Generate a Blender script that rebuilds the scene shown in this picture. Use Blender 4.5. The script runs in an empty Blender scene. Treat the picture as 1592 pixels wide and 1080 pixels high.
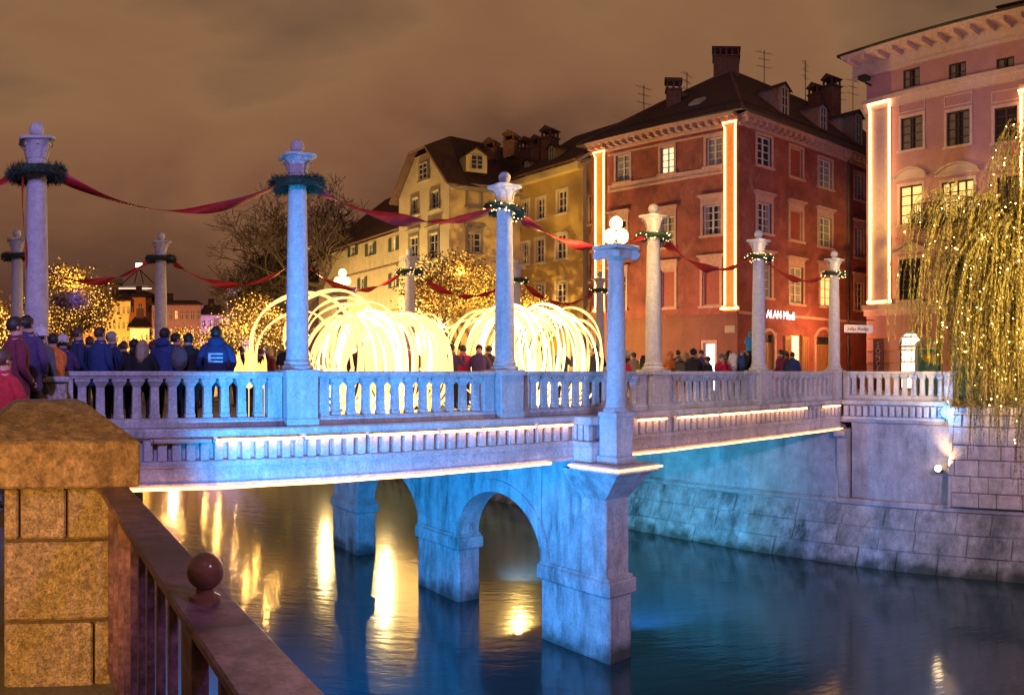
import bpy, math, random
import numpy as np
from mathutils import Vector, Matrix
random.seed(7); RNG = np.random.default_rng(7)
S = bpy.context.scene
COL = S.collection
PI = math.pi
sin, cos = math.sin, math.cos

# ---------------------------------------------------------------- camera (stitched cylindrical panorama; eye at the origin)
F = 1215.0                      # pixels per radian in the 1592 px wide photograph
cd = bpy.data.cameras.new('camera'); cam = bpy.data.objects.new('camera', cd); COL.objects.link(cam)
cd.type = 'PANO'; cd.panorama_type = 'CENTRAL_CYLINDRICAL'
cd.central_cylindrical_range_u_min = -796 / F; cd.central_cylindrical_range_u_max = 796 / F
cd.central_cylindrical_range_v_min = -503 / F; cd.central_cylindrical_range_v_max = 577 / F
cd.central_cylindrical_radius = 1.0
cd.clip_start = .05; cd.clip_end = 3000
cam.location = (0, 0, 0); cam.rotation_euler = (PI / 2, 0, -794 / F)
S.camera = cam
# ---------------------------------------------------------------- world: night clouds lit brown by the town, and a trace of sky
W = bpy.data.worlds.new('World'); S.world = W; W.use_nodes = True
wn = W.node_tree; wn.nodes.clear()
def N(nt, t, **k):
    n = nt.nodes.new(t)
    for a, b in k.items():
        if a in n.inputs: n.inputs[a].default_value = b
        else: setattr(n, a, b)
    return n
out = N(wn, 'ShaderNodeOutputWorld'); bgA = N(wn, 'ShaderNodeBackground', Strength=1.0)
tc = N(wn, 'ShaderNodeTexCoord'); mp = N(wn, 'ShaderNodeMapping')
mp.inputs['Scale'].default_value = (1.5, 1.5, 3.4)
nz = N(wn, 'ShaderNodeTexNoise', Scale=1.5, Detail=5.0, Roughness=.5, Distortion=.4)
sx = N(wn, 'ShaderNodeSeparateXYZ'); ad = N(wn, 'ShaderNodeMath', operation='MULTIPLY_ADD')
cr = N(wn, 'ShaderNodeValToRGB')
wn.links.new(tc.outputs['Generated'], mp.inputs['Vector']); wn.links.new(mp.outputs[0], nz.inputs['Vector'])
wn.links.new(tc.outputs['Generated'], sx.inputs[0]); wn.links.new(nz.outputs['Fac'], ad.inputs[0])
ad.inputs[1].default_value = .80; wn.links.new(sx.outputs['Z'], ad.inputs[2])
e = cr.color_ramp.elements
e[0].position = .30; e[0].color = (.058, .026, .019, 1)
e[1].position = .50; e[1].color = (.108, .047, .026, 1)
x = e.new(.66); x.color = (.205, .092, .044, 1)
x = e.new(.80); x.color = (.235, .118, .054, 1)
x = e.new(.98); x.color = (.105, .060, .036, 1)
wn.links.new(ad.outputs[0], cr.inputs[0]); wn.links.new(cr.outputs[0], bgA.inputs['Color'])
sky = N(wn, 'ShaderNodeTexSky', sky_type='NISHITA', sun_disc=False)
sky.sun_elevation = math.radians(-3); sky.sun_rotation = math.radians(250)
bgB = N(wn, 'ShaderNodeBackground', Strength=.05); add = N(wn, 'ShaderNodeAddShader')
wn.links.new(sky.outputs[0], bgB.inputs['Color']); wn.links.new(bgA.outputs[0], add.inputs[0]); wn.links.new(bgB.outputs[0], add.inputs[1])
wn.links.new(add.outputs[0], out.inputs['Surface'])
# ---------------------------------------------------------------- lights of the place
def aim(o, tgt):
    o.rotation_euler = (Vector(tgt) - Vector(o.location)).to_track_quat('-Z', 'Y').to_euler()
def light(name, typ, loc, energy, color, tgt=None, size=.1, angle=60, blend=.6):
    l = bpy.data.lights.new(name, typ); l.energy = energy; l.color = color
    if typ == 'SUN': l.angle = math.radians(20)
    else: l.shadow_soft_size = size
    if typ == 'SPOT': l.spot_size = math.radians(angle); l.spot_blend = blend
    o = bpy.data.objects.new(name, l); COL.objects.link(o); o.location = loc
    if tgt: aim(o, tgt)
    return o
light('sky_glow_sun', 'SUN', (0, 0, 50), .05, (.8, .85, 1), (10, 30, 0))  # weak sun added as overhead sky glow
MAUVE = (.40, .33, 1.0)
light('mauve_floodlight', 'SPOT', (-1.5, .5, 5.2), 4600, MAUVE, (3.6, 13, 1.4), .25, 74, .8)
light('mauve_floodlight', 'SPOT', (5.5, -5, 3.0), 6200, (.64, .50, .85), (20, 11, -1.2), .3, 62, .8)
light('blue_floodlight', 'SPOT', (2.4, 7.4, -3.0), 5200, (.008, .34, 1.0), (7.0, 12.5, -.2), .1, 72, .6)
light('blue_floodlight', 'SPOT', (1.0, 12.0, -4.2), 8000, (.008, .30, .95), (11.5, 18.0, -4.0), .15, 95, .7)
light('violet_floodlight', 'SPOT', (2.5, 2.0, -4.5), 1500, (.40, .38, 1.0), (11.6, 11.8, -4.0), .15, 30, .8)
light('teal_floodlight', 'SPOT', (12.4, 18.0, -5.2), 4200, (.03, .52, .80), (22.0, 19.5, -4.6), .1, 80, .8)
light('blue_floodlight', 'SPOT', (12.4, 12.6, -5.4), 2200, (.08, .32, 1.0), (22.0, 14.8, -4.6), .1, 85, .8)
light('rose_floodlight', 'SPOT', (8, -4, 3), 8500, (.74, .46, .74), (33, 13, 3), .3, 60, .9)
light('sodium_lamp', 'SPOT', (-.7, 1.6, -.5), 300, (1, .44, .08), (.06, 4.0, -.85), .10, 48, .6)
light('violet_lamp', 'SPOT', (1.7, -.6, 1.6), 150, (.66, .34, .95), (.52, 1.5, -.6), .2, 56, .8)
S.view_settings.view_transform = 'Standard'; S.view_settings.look = 'None'
S.view_settings.exposure = .15; S.view_settings.gamma = 1; S.view_settings.use_curve_mapping = False
S.cycles.use_denoising = True; S.cycles.max_bounces = 6; S.cycles.sample_clamp_indirect = 6
S.cycles.diffuse_bounces = 2; S.cycles.glossy_bounces = 3; S.cycles.caustics_reflective = False; S.cycles.caustics_refractive = False

# ---------------------------------------------------------------- materials
MATS = {}
def newmat(name):
    m = bpy.data.materials.new(name); m.use_nodes = True; MATS[name] = m
    return m, m.node_tree, m.node_tree.nodes['Principled BSDF']
def mat(name, c, rough=.7, crack=0., metal=0., var=.25, scale=6., bump=.3, bscale=40., streak=0., dark=None, stretch=(1, 1, 1), dist=.01, stain=.5, sscale=(2.2, 2.2, .28), wline=0, grain=.28):
    """procedural surface: base colour broken by noise, optional vertical stains, fine relief"""
    if name in MATS: return MATS[name]
    m, nt, b = newmat(name); L = nt.links.new
    g = N(nt, 'ShaderNodeNewGeometry'); mpn = N(nt, 'ShaderNodeMapping'); mpn.inputs['Scale'].default_value = stretch
    L(g.outputs['Position'], mpn.inputs['Vector'])
    n1 = N(nt, 'ShaderNodeTexNoise', Scale=scale, Detail=6., Roughness=.65); L(mpn.outputs[0], n1.inputs['Vector'])
    r = N(nt, 'ShaderNodeValToRGB'); L(n1.outputs['Fac'], r.inputs[0])
    lo = [max(0, v * (1 - var)) for v in c]; hi = [v * (1 + var) for v in c]
    r.color_ramp.elements[0].position = .3; r.color_ramp.elements[0].color = (*lo, 1)
    r.color_ramp.elements[1].position = .7; r.color_ramp.elements[1].color = (*hi, 1)
    col = r.outputs[0]
    if streak > 0:
        mp2 = N(nt, 'ShaderNodeMapping'); mp2.inputs['Scale'].default_value = sscale; L(g.outputs['Position'], mp2.inputs['Vector'])
        n2 = N(nt, 'ShaderNodeTexNoise', Scale=1.7, Detail=8., Roughness=.72, Distortion=.12); L(mp2.outputs[0], n2.inputs['Vector'])
        r2 = N(nt, 'ShaderNodeValToRGB'); r2.color_ramp.elements[0].position = stain - .08; r2.color_ramp.elements[1].position = stain + .12
        L(n2.outputs['Fac'], r2.inputs[0])
        n4 = N(nt, 'ShaderNodeTexNoise', Scale=.55, Detail=4., Roughness=.6); L(g.outputs['Position'], n4.inputs['Vector'])
        mr = N(nt, 'ShaderNodeMapRange'); mr.inputs[1].default_value = .36; mr.inputs[2].default_value = .64; mr.inputs[3].default_value = .25 * streak; mr.inputs[4].default_value = min(1, streak * 1.25); L(n4.outputs['Fac'], mr.inputs[0])
        ml = N(nt, 'ShaderNodeMath', operation='MULTIPLY'); L(mr.outputs[0], ml.inputs[1]); L(r2.outputs[0], ml.inputs[0])
        mx = N(nt, 'ShaderNodeMix', data_type='RGBA'); L(ml.outputs[0], mx.inputs[0]); L(col, mx.inputs[6])
        mx.inputs[7].default_value = (*(dark or [v * .3 for v in c]), 1); col = mx.outputs[2]
    crk = None
    if bump > 0:
        ng = N(nt, 'ShaderNodeTexNoise', Scale=26., Detail=8., Roughness=.8); L(g.outputs['Position'], ng.inputs['Vector'])
        mg = N(nt, 'ShaderNodeMapRange'); mg.inputs[1].default_value = .36; mg.inputs[2].default_value = .64; mg.inputs[3].default_value = 1 - grain; mg.inputs[4].default_value = 1 + grain; L(ng.outputs['Fac'], mg.inputs[0])
        vm = N(nt, 'ShaderNodeVectorMath', operation='SCALE'); L(col, vm.inputs[0]); L(mg.outputs[0], vm.inputs['Scale']); col = vm.outputs[0]
    if wline:      # algae and wet dirt just above the water
        sz = N(nt, 'ShaderNodeSeparateXYZ'); L(g.outputs['Position'], sz.inputs[0]); nw = N(nt, 'ShaderNodeTexNoise', Scale=1.8, Detail=6.); L(g.outputs['Position'], nw.inputs['Vector'])
        mw = N(nt, 'ShaderNodeMath', operation='MULTIPLY_ADD'); mw.inputs[1].default_value = -1.1; L(nw.outputs['Fac'], mw.inputs[0]); L(sz.outputs['Z'], mw.inputs[2])
        mr2 = N(nt, 'ShaderNodeMapRange'); mr2.inputs[1].default_value = -6.62; mr2.inputs[2].default_value = -6.22; mr2.inputs[3].default_value = wline; mr2.inputs[4].default_value = 0; L(mw.outputs[0], mr2.inputs[0])
        mx2 = N(nt, 'ShaderNodeMix', data_type='RGBA'); L(mr2.outputs[0], mx2.inputs[0]); L(col, mx2.inputs[6]); mx2.inputs[7].default_value = (.025, .04, .025, 1); col = mx2.outputs[2]
    if crack > 0:
        nd = N(nt, 'ShaderNodeTexNoise', Scale=crack * .7, Detail=4.); L(g.outputs['Position'], nd.inputs['Vector'])
        av = N(nt, 'ShaderNodeVectorMath', operation='MULTIPLY_ADD'); av.inputs[1].default_value = (.16,) * 3; L(nd.outputs['Color'], av.inputs[0]); L(g.outputs['Position'], av.inputs[2])
        vo = N(nt, 'ShaderNodeTexVoronoi', feature='DISTANCE_TO_EDGE', Scale=crack); L(av.outputs[0], vo.inputs['Vector'])
        cr2 = N(nt, 'ShaderNodeValToRGB'); cr2.color_ramp.elements[0].position = .0; cr2.color_ramp.elements[1].position = .035; L(vo.outputs['Distance'], cr2.inputs[0])
        cm_ = N(nt, 'ShaderNodeMix', data_type='RGBA'); L(cr2.outputs[0], cm_.inputs[0]); cm_.inputs[6].default_value = (*[v * .5 for v in c], 1); L(col, cm_.inputs[7]); col = cm_.outputs[2]; crk = cr2
    L(col, b.inputs['Base Color'])
    b.inputs['Roughness'].default_value = rough; b.inputs['Metallic'].default_value = metal
    if bump > 0:
        n3 = N(nt, 'ShaderNodeTexNoise', Scale=bscale, Detail=5., Roughness=.7); L(mpn.outputs[0], n3.inputs['Vector'])
        bp = N(nt, 'ShaderNodeBump', Strength=bump, Distance=dist); L(n3.outputs['Fac'], bp.inputs['Height']); L(bp.outputs[0], b.inputs['Normal'])
        if crk:
            bq = N(nt, 'ShaderNodeBump', Strength=.8, Distance=.01); L(crk.outputs[0], bq.inputs['Height']); L(bp.outputs[0], bq.inputs['Normal']); L(bq.outputs[0], b.inputs['Normal'])
    return m
def emis(name, c, s, sampling=True):
    if name in MATS: return MATS[name]
    m, nt, b = newmat(name)
    b.inputs['Base Color'].default_value = (*[min(1, v) * .8 for v in c], 1)
    b.inputs['Emission Color'].default_value = (*c, 1); b.inputs['Emission Strength'].default_value = s
    if not sampling: m.cycles.emission_sampling = 'NONE'
    return m
stone = mat('white_stone', (.46, .45, .43), .8, var=.2, scale=3, streak=.75, dark=(.15, .14, .13), stain=.55, bump=.6, dist=.015, grain=.34)
stone_s = mat('column_stone', (.46, .44, .42), .8, var=.16, scale=9, streak=.6, dark=(.18, .17, .15), stain=.57, bump=.6, dist=.015, grain=.2)
fascia_m = mat('fascia_stone', (.44, .42, .41), .8, bump=.6, grain=.34, var=.25, scale=2, streak=.85, dark=(.2, .19, .18), stain=.55)
pier_m = mat('pier_concrete', (.42, .42, .40), .85, var=.3, scale=2.2, bump=.6, bscale=14, streak=.75, dark=(.09, .10, .09), dist=.03, stain=.52, sscale=(1.5, 1.5, .35), wline=.85)
quay_m = mat('quay_render', (.36, .33, .31), .9, var=.32, scale=1.3, bump=.7, bscale=9, streak=.6, dark=(.10, .09, .085), dist=.04, stain=.52, sscale=(.9, .9, .22))
quay_low = mat('wet_quay_stone', (.36, .35, .33), .8, crack=0.0, var=.4, grain=.35, scale=2.0, bump=.8, bscale=7, streak=.85, dark=(.03, .05, .045), dist=.06, stain=.50, sscale=(.8, .8, .30), wline=.9)
block_m = mat('quay_block_stone', (.42, .38, .34), .85, var=.3, scale=3.2, bump=.8, bscale=12, streak=.45, dark=(.12, .10, .08), dist=.04, stain=.57)
cap_m = mat('cap_stone', (.44, .34, .23), .85, var=.45, scale=9, bump=1., bscale=45, dist=.03, grain=.5, streak=.5, dark=(.16, .10, .05), stain=.52)
pillar_m = mat('pillar_stone', (.50, .42, .32), .85, crack=27., var=.3, scale=14, bump=1., bscale=40, dist=.025, grain=.45, streak=.3, dark=(.2, .14, .08), stain=.55)
iron = mat('painted_iron', (.17, .10, .13), .38, .5, var=.55, scale=14, bump=.5, bscale=90, dist=.004, grain=.5)
bronze = mat('finial_bronze', (.20, .10, .055), .14, 1., grain=.1, var=.25, scale=10, bump=.05, bscale=50, dist=.001)
dark_iron = mat('dark_iron', (.03, .03, .03), .5, .5)
paving = mat('bridge_paving', (.16, .14, .13), .6, var=.3, scale=4)
street_m = mat('street_paving', (.13, .12, .11), .7, var=.3, scale=2)
red_plaster = mat('red_plaster', (.18, .045, .036), .9, var=.35, scale=1.2, bump=.5, bscale=12, streak=.8, dark=(.26, .12, .10), stain=.60, sscale=(1.2, 1.2, .7))
red_base = mat('red_base_plaster', (.14, .05, .035), .9, var=.2, scale=1.2, streak=.3, stain=.6)
trim_rose = mat('rose_trim', (.36, .21, .18), .85, var=.2, scale=5)
yellow_pl = mat('yellow_plaster', (.58, .44, .19), .9, var=.12, scale=1.2, streak=.2, stain=.62)
cream_pl = mat('cream_plaster', (.58, .47, .30), .9, var=.1, scale=1.2, streak=.15, stain=.62)
ochre_pl = mat('ochre_plaster', (.46, .30, .085), .9, var=.14, scale=1.2, streak=.25, stain=.6)
brown_pl = mat('brown_plaster', (.26, .13, .07), .9, var=.2)
pale_pl = mat('pale_plaster', (.50, .42, .28), .9, var=.14, scale=2, streak=.3, stain=.55)
pink_pl = mat('pink_plaster', (.50, .26, .29), .88, var=.1, scale=1.0, streak=.15, stain=.62)
pink_trim = mat('pink_trim', (.68, .50, .46), .85, var=.1, scale=4)
orange_pl = mat('orange_plaster', (.62, .26, .08), .9, var=.15)
cream_trim = mat('cream_trim', (.62, .52, .36), .85, var=.1)
grey_trim = mat('grey_trim', (.26, .22, .15), .85, var=.15)
white_trim = mat('white_paint', (.44, .40, .36), .6, var=.08)
dark_wood = mat('dark_wood', (.06, .03, .025), .6, var=.3)
wood_door = mat('wooden_door', (.22, .10, .045), .6, var=.35, scale=5, stretch=(6, 6, .5))
tile_m = mat('roof_tiles', (.075, .030, .022), .85, var=.4, scale=5, bump=1., bscale=9, dist=.06)
nt = tile_m.node_tree; L = nt.links.new; g = N(nt, 'ShaderNodeNewGeometry'); wv = N(nt, 'ShaderNodeTexWave', wave_type='BANDS', bands_direction='Z', wave_profile='SAW', Scale=1.75, Distortion=.6, Detail=2.)
L(g.outputs['Position'], wv.inputs['Vector']); wb = N(nt, 'ShaderNodeBump', Strength=1., Distance=.12); L(wv.outputs['Fac'], wb.inputs['Height']); L(wb.outputs[0], nt.nodes['Principled BSDF'].inputs['Normal'])
curtain_m = mat('curtain_cloth', (.20, .17, .14), .9, var=.2)
chim_m = mat('chimney_brick', (.17, .075, .055), .9, var=.35, scale=8)
glass, gnt, gb = newmat('window_glass')
gb.inputs['Base Color'].default_value = (.018, .018, .026, 1); gb.inputs['Roughness'].default_value = .06; gb.inputs['IOR'].default_value = 1.6
lit_pane = emis('lit_window', (1, .62, .22), 1.05)
lit_pale = emis('lit_curtain', (1, .80, .45), 1.1)
shop_glow = emis('shop_light', (1, .88, .66), 2.6)
rope_e = emis('rope_light', (1, .43, .11), 6.5)
rope_b = emis('pilaster_light', (1, .50, .15), 6.5)
tube_e = emis('led_tube', (1, .44, .13), 18)
hoop_e = emis('fire_trail_glow', (1, .56, .20), 1.7)
hoop_w = emis('white_fire_glow', (1, .78, .42), 3.2)
globe_e = emis('globe_glow', (1, .62, .20), 5)
bulb_e = emis('fairy_bulb', (1, .50, .10), 2.6, False)
bulb_w = emis('wreath_bulb', (1, .66, .24), 6, False)
flame_e = emis('flame', (1, .42, .07), 3.2)
blue_e = emis('blue_lamp', (.06, .42, 1), 7)
spot_e = emis('warm_spot', (1, .72, .40), 20)
castle_e = emis('castle_floodlit_strip', (1, .72, .5), 1.4, False)
text_e = emis('sign_letters', (.9, .92, 1), 1.3, False)
ribbon_m = mat('red_satin', (.36, .005, .008), .55, var=.2, scale=6, bump=.3, bscale=12, dist=.02)
wreath_m = mat('fir_needles', (.020, .040, .020), .8, var=.5, scale=20, bump=0)
bark = mat('bark', (.060, .040, .028), .9, var=.4, scale=8, bump=.8, bscale=20)
twig_m = mat('twig_bark', (.050, .032, .024), .9, var=.4, scale=4, bump=0)
willow_m = mat('willow_leaf', (.24, .20, .045), .7, var=.45, scale=2.5, bump=0)
gold_leaf = mat('golden_leaf', (.20, .13, .03), .7, var=.4, scale=2.5, bump=0)
ivy_m = mat('ivy_leaf', (.05, .07, .02), .7, var=.4, scale=6, bump=0)
cabin_m = mat('blue_plastic', (.015, .14, .30), .4, var=.1)
cabin_roof = mat('grey_plastic', (.42, .34, .34), .5, var=.1)

# ---------------------------------------------------------------- mesh helpers
class MB:
    def __init__(s): s.v = []; s.f = []; s.m = []
    def face(s, pts, mi=0):
        n = len(s.v); s.v += [tuple(p) for p in pts]; s.f.append(tuple(range(n, n + len(pts)))); s.m.append(mi)
    def add(s, vs, fs, mi=0):
        n = len(s.v); s.v += [tuple(p) for p in vs]; s.f += [tuple(i + n for i in f) for f in fs]; s.m += [mi] * len(fs); return s
    def box(s, x0, x1, y0, y1, z0, z1, mi=0, T=None):
        v = [(x, y, z) for z in (z0, z1) for y in (y0, y1) for x in (x0, x1)]
        if T: v = [T(*p) for p in v]
        return s.add(v, [(0, 2, 3, 1), (4, 5, 7, 6), (0, 1, 5, 4), (2, 6, 7, 3), (0, 4, 6, 2), (1, 3, 7, 5)], mi)
    def bev(s, x0, x1, y0, y1, z0, z1, b=.01, mi=0, T=None):
        """box with chamfered vertical and top edges"""
        def ring(a, z):
            return [(x0 + a, y0, z), (x1 - a, y0, z), (x1, y0 + a, z), (x1, y1 - a, z), (x1 - a, y1, z), (x0 + a, y1, z), (x0, y1 - a, z), (x0, y0 + a, z)]
        def inset(a, z, k):
            return [(min(max(px, x0 + k), x1 - k), min(max(py, y0 + k), y1 - k), z) for px, py, z in ring(a, z)]
        v = inset(b, z0, b) + ring(b, z0 + b) + ring(b, z1 - b) + inset(b, z1, b)
        if T: v = [T(*p) for p in v]
        f = [(tuple(range(7, -1, -1))), tuple(range(24, 32))]
        for k in range(3):
            for i in range(8): f.append((k * 8 + i, k * 8 + (i + 1) % 8, k * 8 + 8 + (i + 1) % 8, k * 8 + 8 + i))
        return s.add(v, f, mi)
    def lathe(s, prof, cx=0, cy=0, n=20, mod=None, mi=0):
        """rings (r,z); mod(phi,k) scales the radius"""
        vs = []
        for k, (r, z) in enumerate(prof):
            for i in range(n):
                p = 2 * PI * i / n; q = r * (mod(p, k) if mod else 1)
                vs.append((cx + q * cos(p), cy + q * sin(p), z))
        fs = [(k * n + i, k * n + (i + 1) % n, (k + 1) * n + (i + 1) % n, (k + 1) * n + i) for k in range(len(prof) - 1) for i in range(n)]
        fs.append(tuple(range(n - 1, -1, -1))); fs.append(tuple(range((len(prof) - 1) * n, len(prof) * n)))
        return s.add(vs, fs, mi)
    def tube(s, pts, r, n=6, closed=False, mi=0):
        pts = [Vector(p) for p in pts]; m = len(pts); vs = []
        rr = r if hasattr(r, '__len__') else [r] * m
        up = Vector((0, 0, 1)); prev = None
        for i, p in enumerate(pts):
            a = pts[(i - 1) % m] if (closed or i > 0) else p; b = pts[(i + 1) % m] if (closed or i < m - 1) else p
            t = (b - a).normalized()
            if prev is None: prev = t.cross(up) if abs(t.z) < .9 else t.cross(Vector((1, 0, 0)))
            x = (prev - t * prev.dot(t)).normalized(); prev = x; y = t.cross(x)
            for k in range(n):
                an = 2 * PI * k / n; vs.append(p + (x * cos(an) + y * sin(an)) * rr[i])
        fs = [(i * n + k, i * n + (k + 1) % n, ((i + 1) % m) * n + (k + 1) % n, ((i + 1) % m) * n + k) for i in range(m if closed else m - 1) for k in range(n)]
        if not closed: fs += [tuple(range(n - 1, -1, -1)), tuple(range((m - 1) * n, m * n))]
        return s.add(vs, fs, mi)
    def ball(s, c, r, n=16, m=10, mi=0, sq=(1, 1, 1)):
        vs = []; 
        for j in range(1, m):
            t = PI * j / m
            for i in range(n):
                p = 2 * PI * i / n; vs.append((c[0] + r * sq[0] * sin(t) * cos(p), c[1] + r * sq[1] * sin(t) * sin(p), c[2] + r * sq[2] * cos(t)))
        a = len(vs); vs += [(c[0], c[1], c[2] + r * sq[2]), (c[0], c[1], c[2] - r * sq[2])]
        fs = [(j * n + i, (j + 1) * n + i, (j + 1) * n + (i + 1) % n, j * n + (i + 1) % n) for j in range(m - 2) for i in range(n)]
        fs += [(a, i, (i + 1) % n) for i in range(n)] + [(a + 1, (m - 2) * n + (i + 1) % n, (m - 2) * n + i) for i in range(n)]
        return s.add(vs, fs, mi)
    def mesh(s, name, mats, off=(0, 0, 0), smooth=None):
        me = bpy.data.meshes.new(name)
        me.from_pydata([(p[0] - off[0], p[1] - off[1], p[2] - off[2]) for p in s.v], [], s.f)
        for m in (mats if isinstance(mats, (list, tuple)) else [mats]): me.materials.append(m)
        if any(s.m): me.polygons.foreach_set('material_index', s.m)
        if smooth is not None:
            me.polygons.foreach_set('use_smooth', [True] * len(s.f))
            if smooth < 180: me.set_sharp_from_angle(angle=math.radians(smooth))
        me.update(); return me
def root_off(p):
    o = Vector((0, 0, 0))
    while p is not None: o += Vector(p.location); p = p.parent
    return o
def part(name, mb, m, parent=None, smooth=None, kind=None, label=None):
    off = root_off(parent)
    o = bpy.data.objects.new(name, mb.mesh(name, m, off, smooth)); COL.objects.link(o); o.parent = parent
    if kind: o['kind'] = kind
    if label: o['label'] = label
    return o
def tag(o, label, cat, group=None, kind=None):
    o['label'] = label; o['category'] = cat
    if group: o['group'] = group
    o['kind'] = kind or 'thing'
    return o
def thing(name, loc, label, cat, group=None, rz=0):
    o = bpy.data.objects.new(name, None); COL.objects.link(o); o.location = loc; o.rotation_euler = (0, 0, rz)
    return tag(o, label, cat, group)
def struct(name, mb, m): 
    o = part(name, mb, m); o['kind'] = 'structure'; return o
def put(name, me, loc, parent, rz=0, scale=None):
    o = bpy.data.objects.new(name, me); COL.objects.link(o); o.parent = parent; o.location = loc; o.rotation_euler = (0, 0, rz)
    if scale: o.scale = scale
    return o
def copy_tree(o, parent=None):
    c = o.copy(); COL.objects.link(c); c.parent = parent
    for ch in list(o.children): copy_tree(ch, c)
    return c
def quads(name, V, m, parent=None, kind=None):
    """V: n x 4 x 3 array of loose quads"""
    n = len(V); me = bpy.data.meshes.new(name); off = np.array(root_off(parent))
    me.vertices.add(n * 4); me.vertices.foreach_set('co', (V.reshape(-1, 3) - off).astype(np.float32).ravel())
    me.loops.add(n * 4); me.loops.foreach_set('vertex_index', np.arange(n * 4, dtype=np.int32))
    me.polygons.add(n); me.polygons.foreach_set('loop_start', np.arange(0, n * 4, 4, dtype=np.int32))
    me.update(calc_edges=True); me.validate(); me.materials.append(m)
    o = bpy.data.objects.new(name, me); COL.objects.link(o); o.parent = parent
    if kind: o['kind'] = kind
    return o
def octas(name, P, r, m, parent=None, kind='stuff'):
    mb = MB()
    for p in P:
        q = r * random.uniform(.7, 1.25); x, y, z = p
        mb.add([(x + q, y, z), (x - q, y, z), (x, y + q, z), (x, y - q, z), (x, y, z + q), (x, y, z - q)],
               [(0, 2, 4), (2, 1, 4), (1, 3, 4), (3, 0, 4), (2, 0, 5), (1, 2, 5), (3, 1, 5), (0, 3, 5)])
    return part(name, mb, m, parent, kind=kind)
def th(px): return (px - 2) / F
def at(px, r, z=0.): return Vector((r * sin(th(px)), r * cos(th(px)), z))
def zof(py, r): return (577 - py) / F * r

# ---------------------------------------------------------------- ground and water
WL = -6.1; ST = -1.02
m, nt, b = newmat('river_water'); L = nt.links.new
b.inputs['Base Color'].default_value = (.016, .046, .058, 1); b.inputs['Roughness'].default_value = .11; b.inputs['IOR'].default_value = 1.75
g = N(nt, 'ShaderNodeNewGeometry'); mpn = N(nt, 'ShaderNodeMapping'); L(g.outputs['Position'], mpn.inputs['Vector'])
mpn.inputs['Scale'].default_value = (1, 1, 1); mpn.inputs['Rotation'].default_value = (0, 0, math.radians(37))
mp2 = N(nt, 'ShaderNodeMapping'); mp2.inputs['Scale'].default_value = (.5, 1.3, 1); L(mpn.outputs[0], mp2.inputs['Vector'])
n1 = N(nt, 'ShaderNodeTexNoise', Scale=2.2, Detail=3., Roughness=.55); n2 = N(nt, 'ShaderNodeTexNoise', Scale=9., Detail=2., Roughness=.5)
L(mp2.outputs[0], n1.inputs['Vector']); L(mp2.outputs[0], n2.inputs['Vector'])
b1 = N(nt, 'ShaderNodeBump', Strength=.22, Distance=.035); b2 = N(nt, 'ShaderNodeBump', Strength=.22, Distance=.008)
L(n1.outputs['Fac'], b1.inputs['Height']); L(n2.outputs['Fac'], b2.inputs['Height']); L(b1.outputs[0], b2.inputs['Normal']); L(b2.outputs[0], b.inputs['Normal'])
water_m = m
w = MB(); w.face([(-.2, -60, WL), (24, -60, WL), (24, 112, WL), (-.2, 112, WL)]); struct('river_water', w, water_m)
g_ = MB(); g_.box(-400, 900, -400, 900, -9, -8.6); struct('river_bed_ground', g_, quay_low)
g_ = MB(); g_.box(23.6, 900, -400, 900, -8.6, ST); struct('right_bank_street', g_, street_m)
g_ = MB(); g_.box(-400, .62, -400, 9.0, -8.5, -1.62); g_.box(-400, .62, 9.0, 900, -8.5, ST)
for k in range(4): g_.box(-400, .62, 8.0 + .25 * k, 9.05, -1.64, -1.6 + .145 * (k + 1) - .004 * k)
g_.box(.62, 5.5, 30, 900, -8.4, ST - .01)
struct('left_bank_pavement', g_, street_m)
g_ = MB(); g_.box(5.4, 24, 110, 900, -8.45, ST - .004); struct('far_embankment', g_, street_m)

# ---------------------------------------------------------------- quay wall of the right bank
qw = thing('quay_wall', (22.5, 12, WL), 'long grey stone quay wall rising from the river under the bridge end', 'quay wall')
q = MB(); q.box(22.55, 23.7, 12.35, 112, WL - 1, -4.15); q.box(22.62, 23.7, 12.35, 112, -4.15, ST + .002)
part('upper_wall', q, quay_m, qw)
# plain rendered wall between the bridge end and the blue lamp, framed by a recess
q = MB(); q.box(22.72, 23.65, 8.42, 11.9, -4.2, -1.62); q.bev(22.60, 23.6, 8.40, 12.3, -1.66, -1.47, .03); part('rendered_panel', q, quay_m, qw)
q = MB(); q.box(22.50, 23.64, 11.98, 12.34, -3.1, -1.88); q.add([(22.5, 11.98, -3.1), (22.5, 12.34, -3.1), (22.72, 12.34, -4.2), (22.72, 11.98, -4.2), (23.6, 11.98, -3.1), (23.6, 12.34, -3.1), (23.6, 12.34, -4.2), (23.6, 11.98, -4.2)], [(0, 1, 2, 3), (4, 7, 6, 5), (0, 3, 7, 4), (1, 5, 6, 2)])
q.bev(22.3, 22.75, 11.95, 12.37, -2.12, -1.9, .02)
part('corner_bracket', q, quay_m, qw)
q = MB(); q.bev(22.50, 23.6, 5.0, 12.4, -4.33, -4.14, .03); q.bev(22.48, 23.55, 12.4, 60, -4.30, -4.19, .03); part('ledge', q, quay_m, qw)
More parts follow.
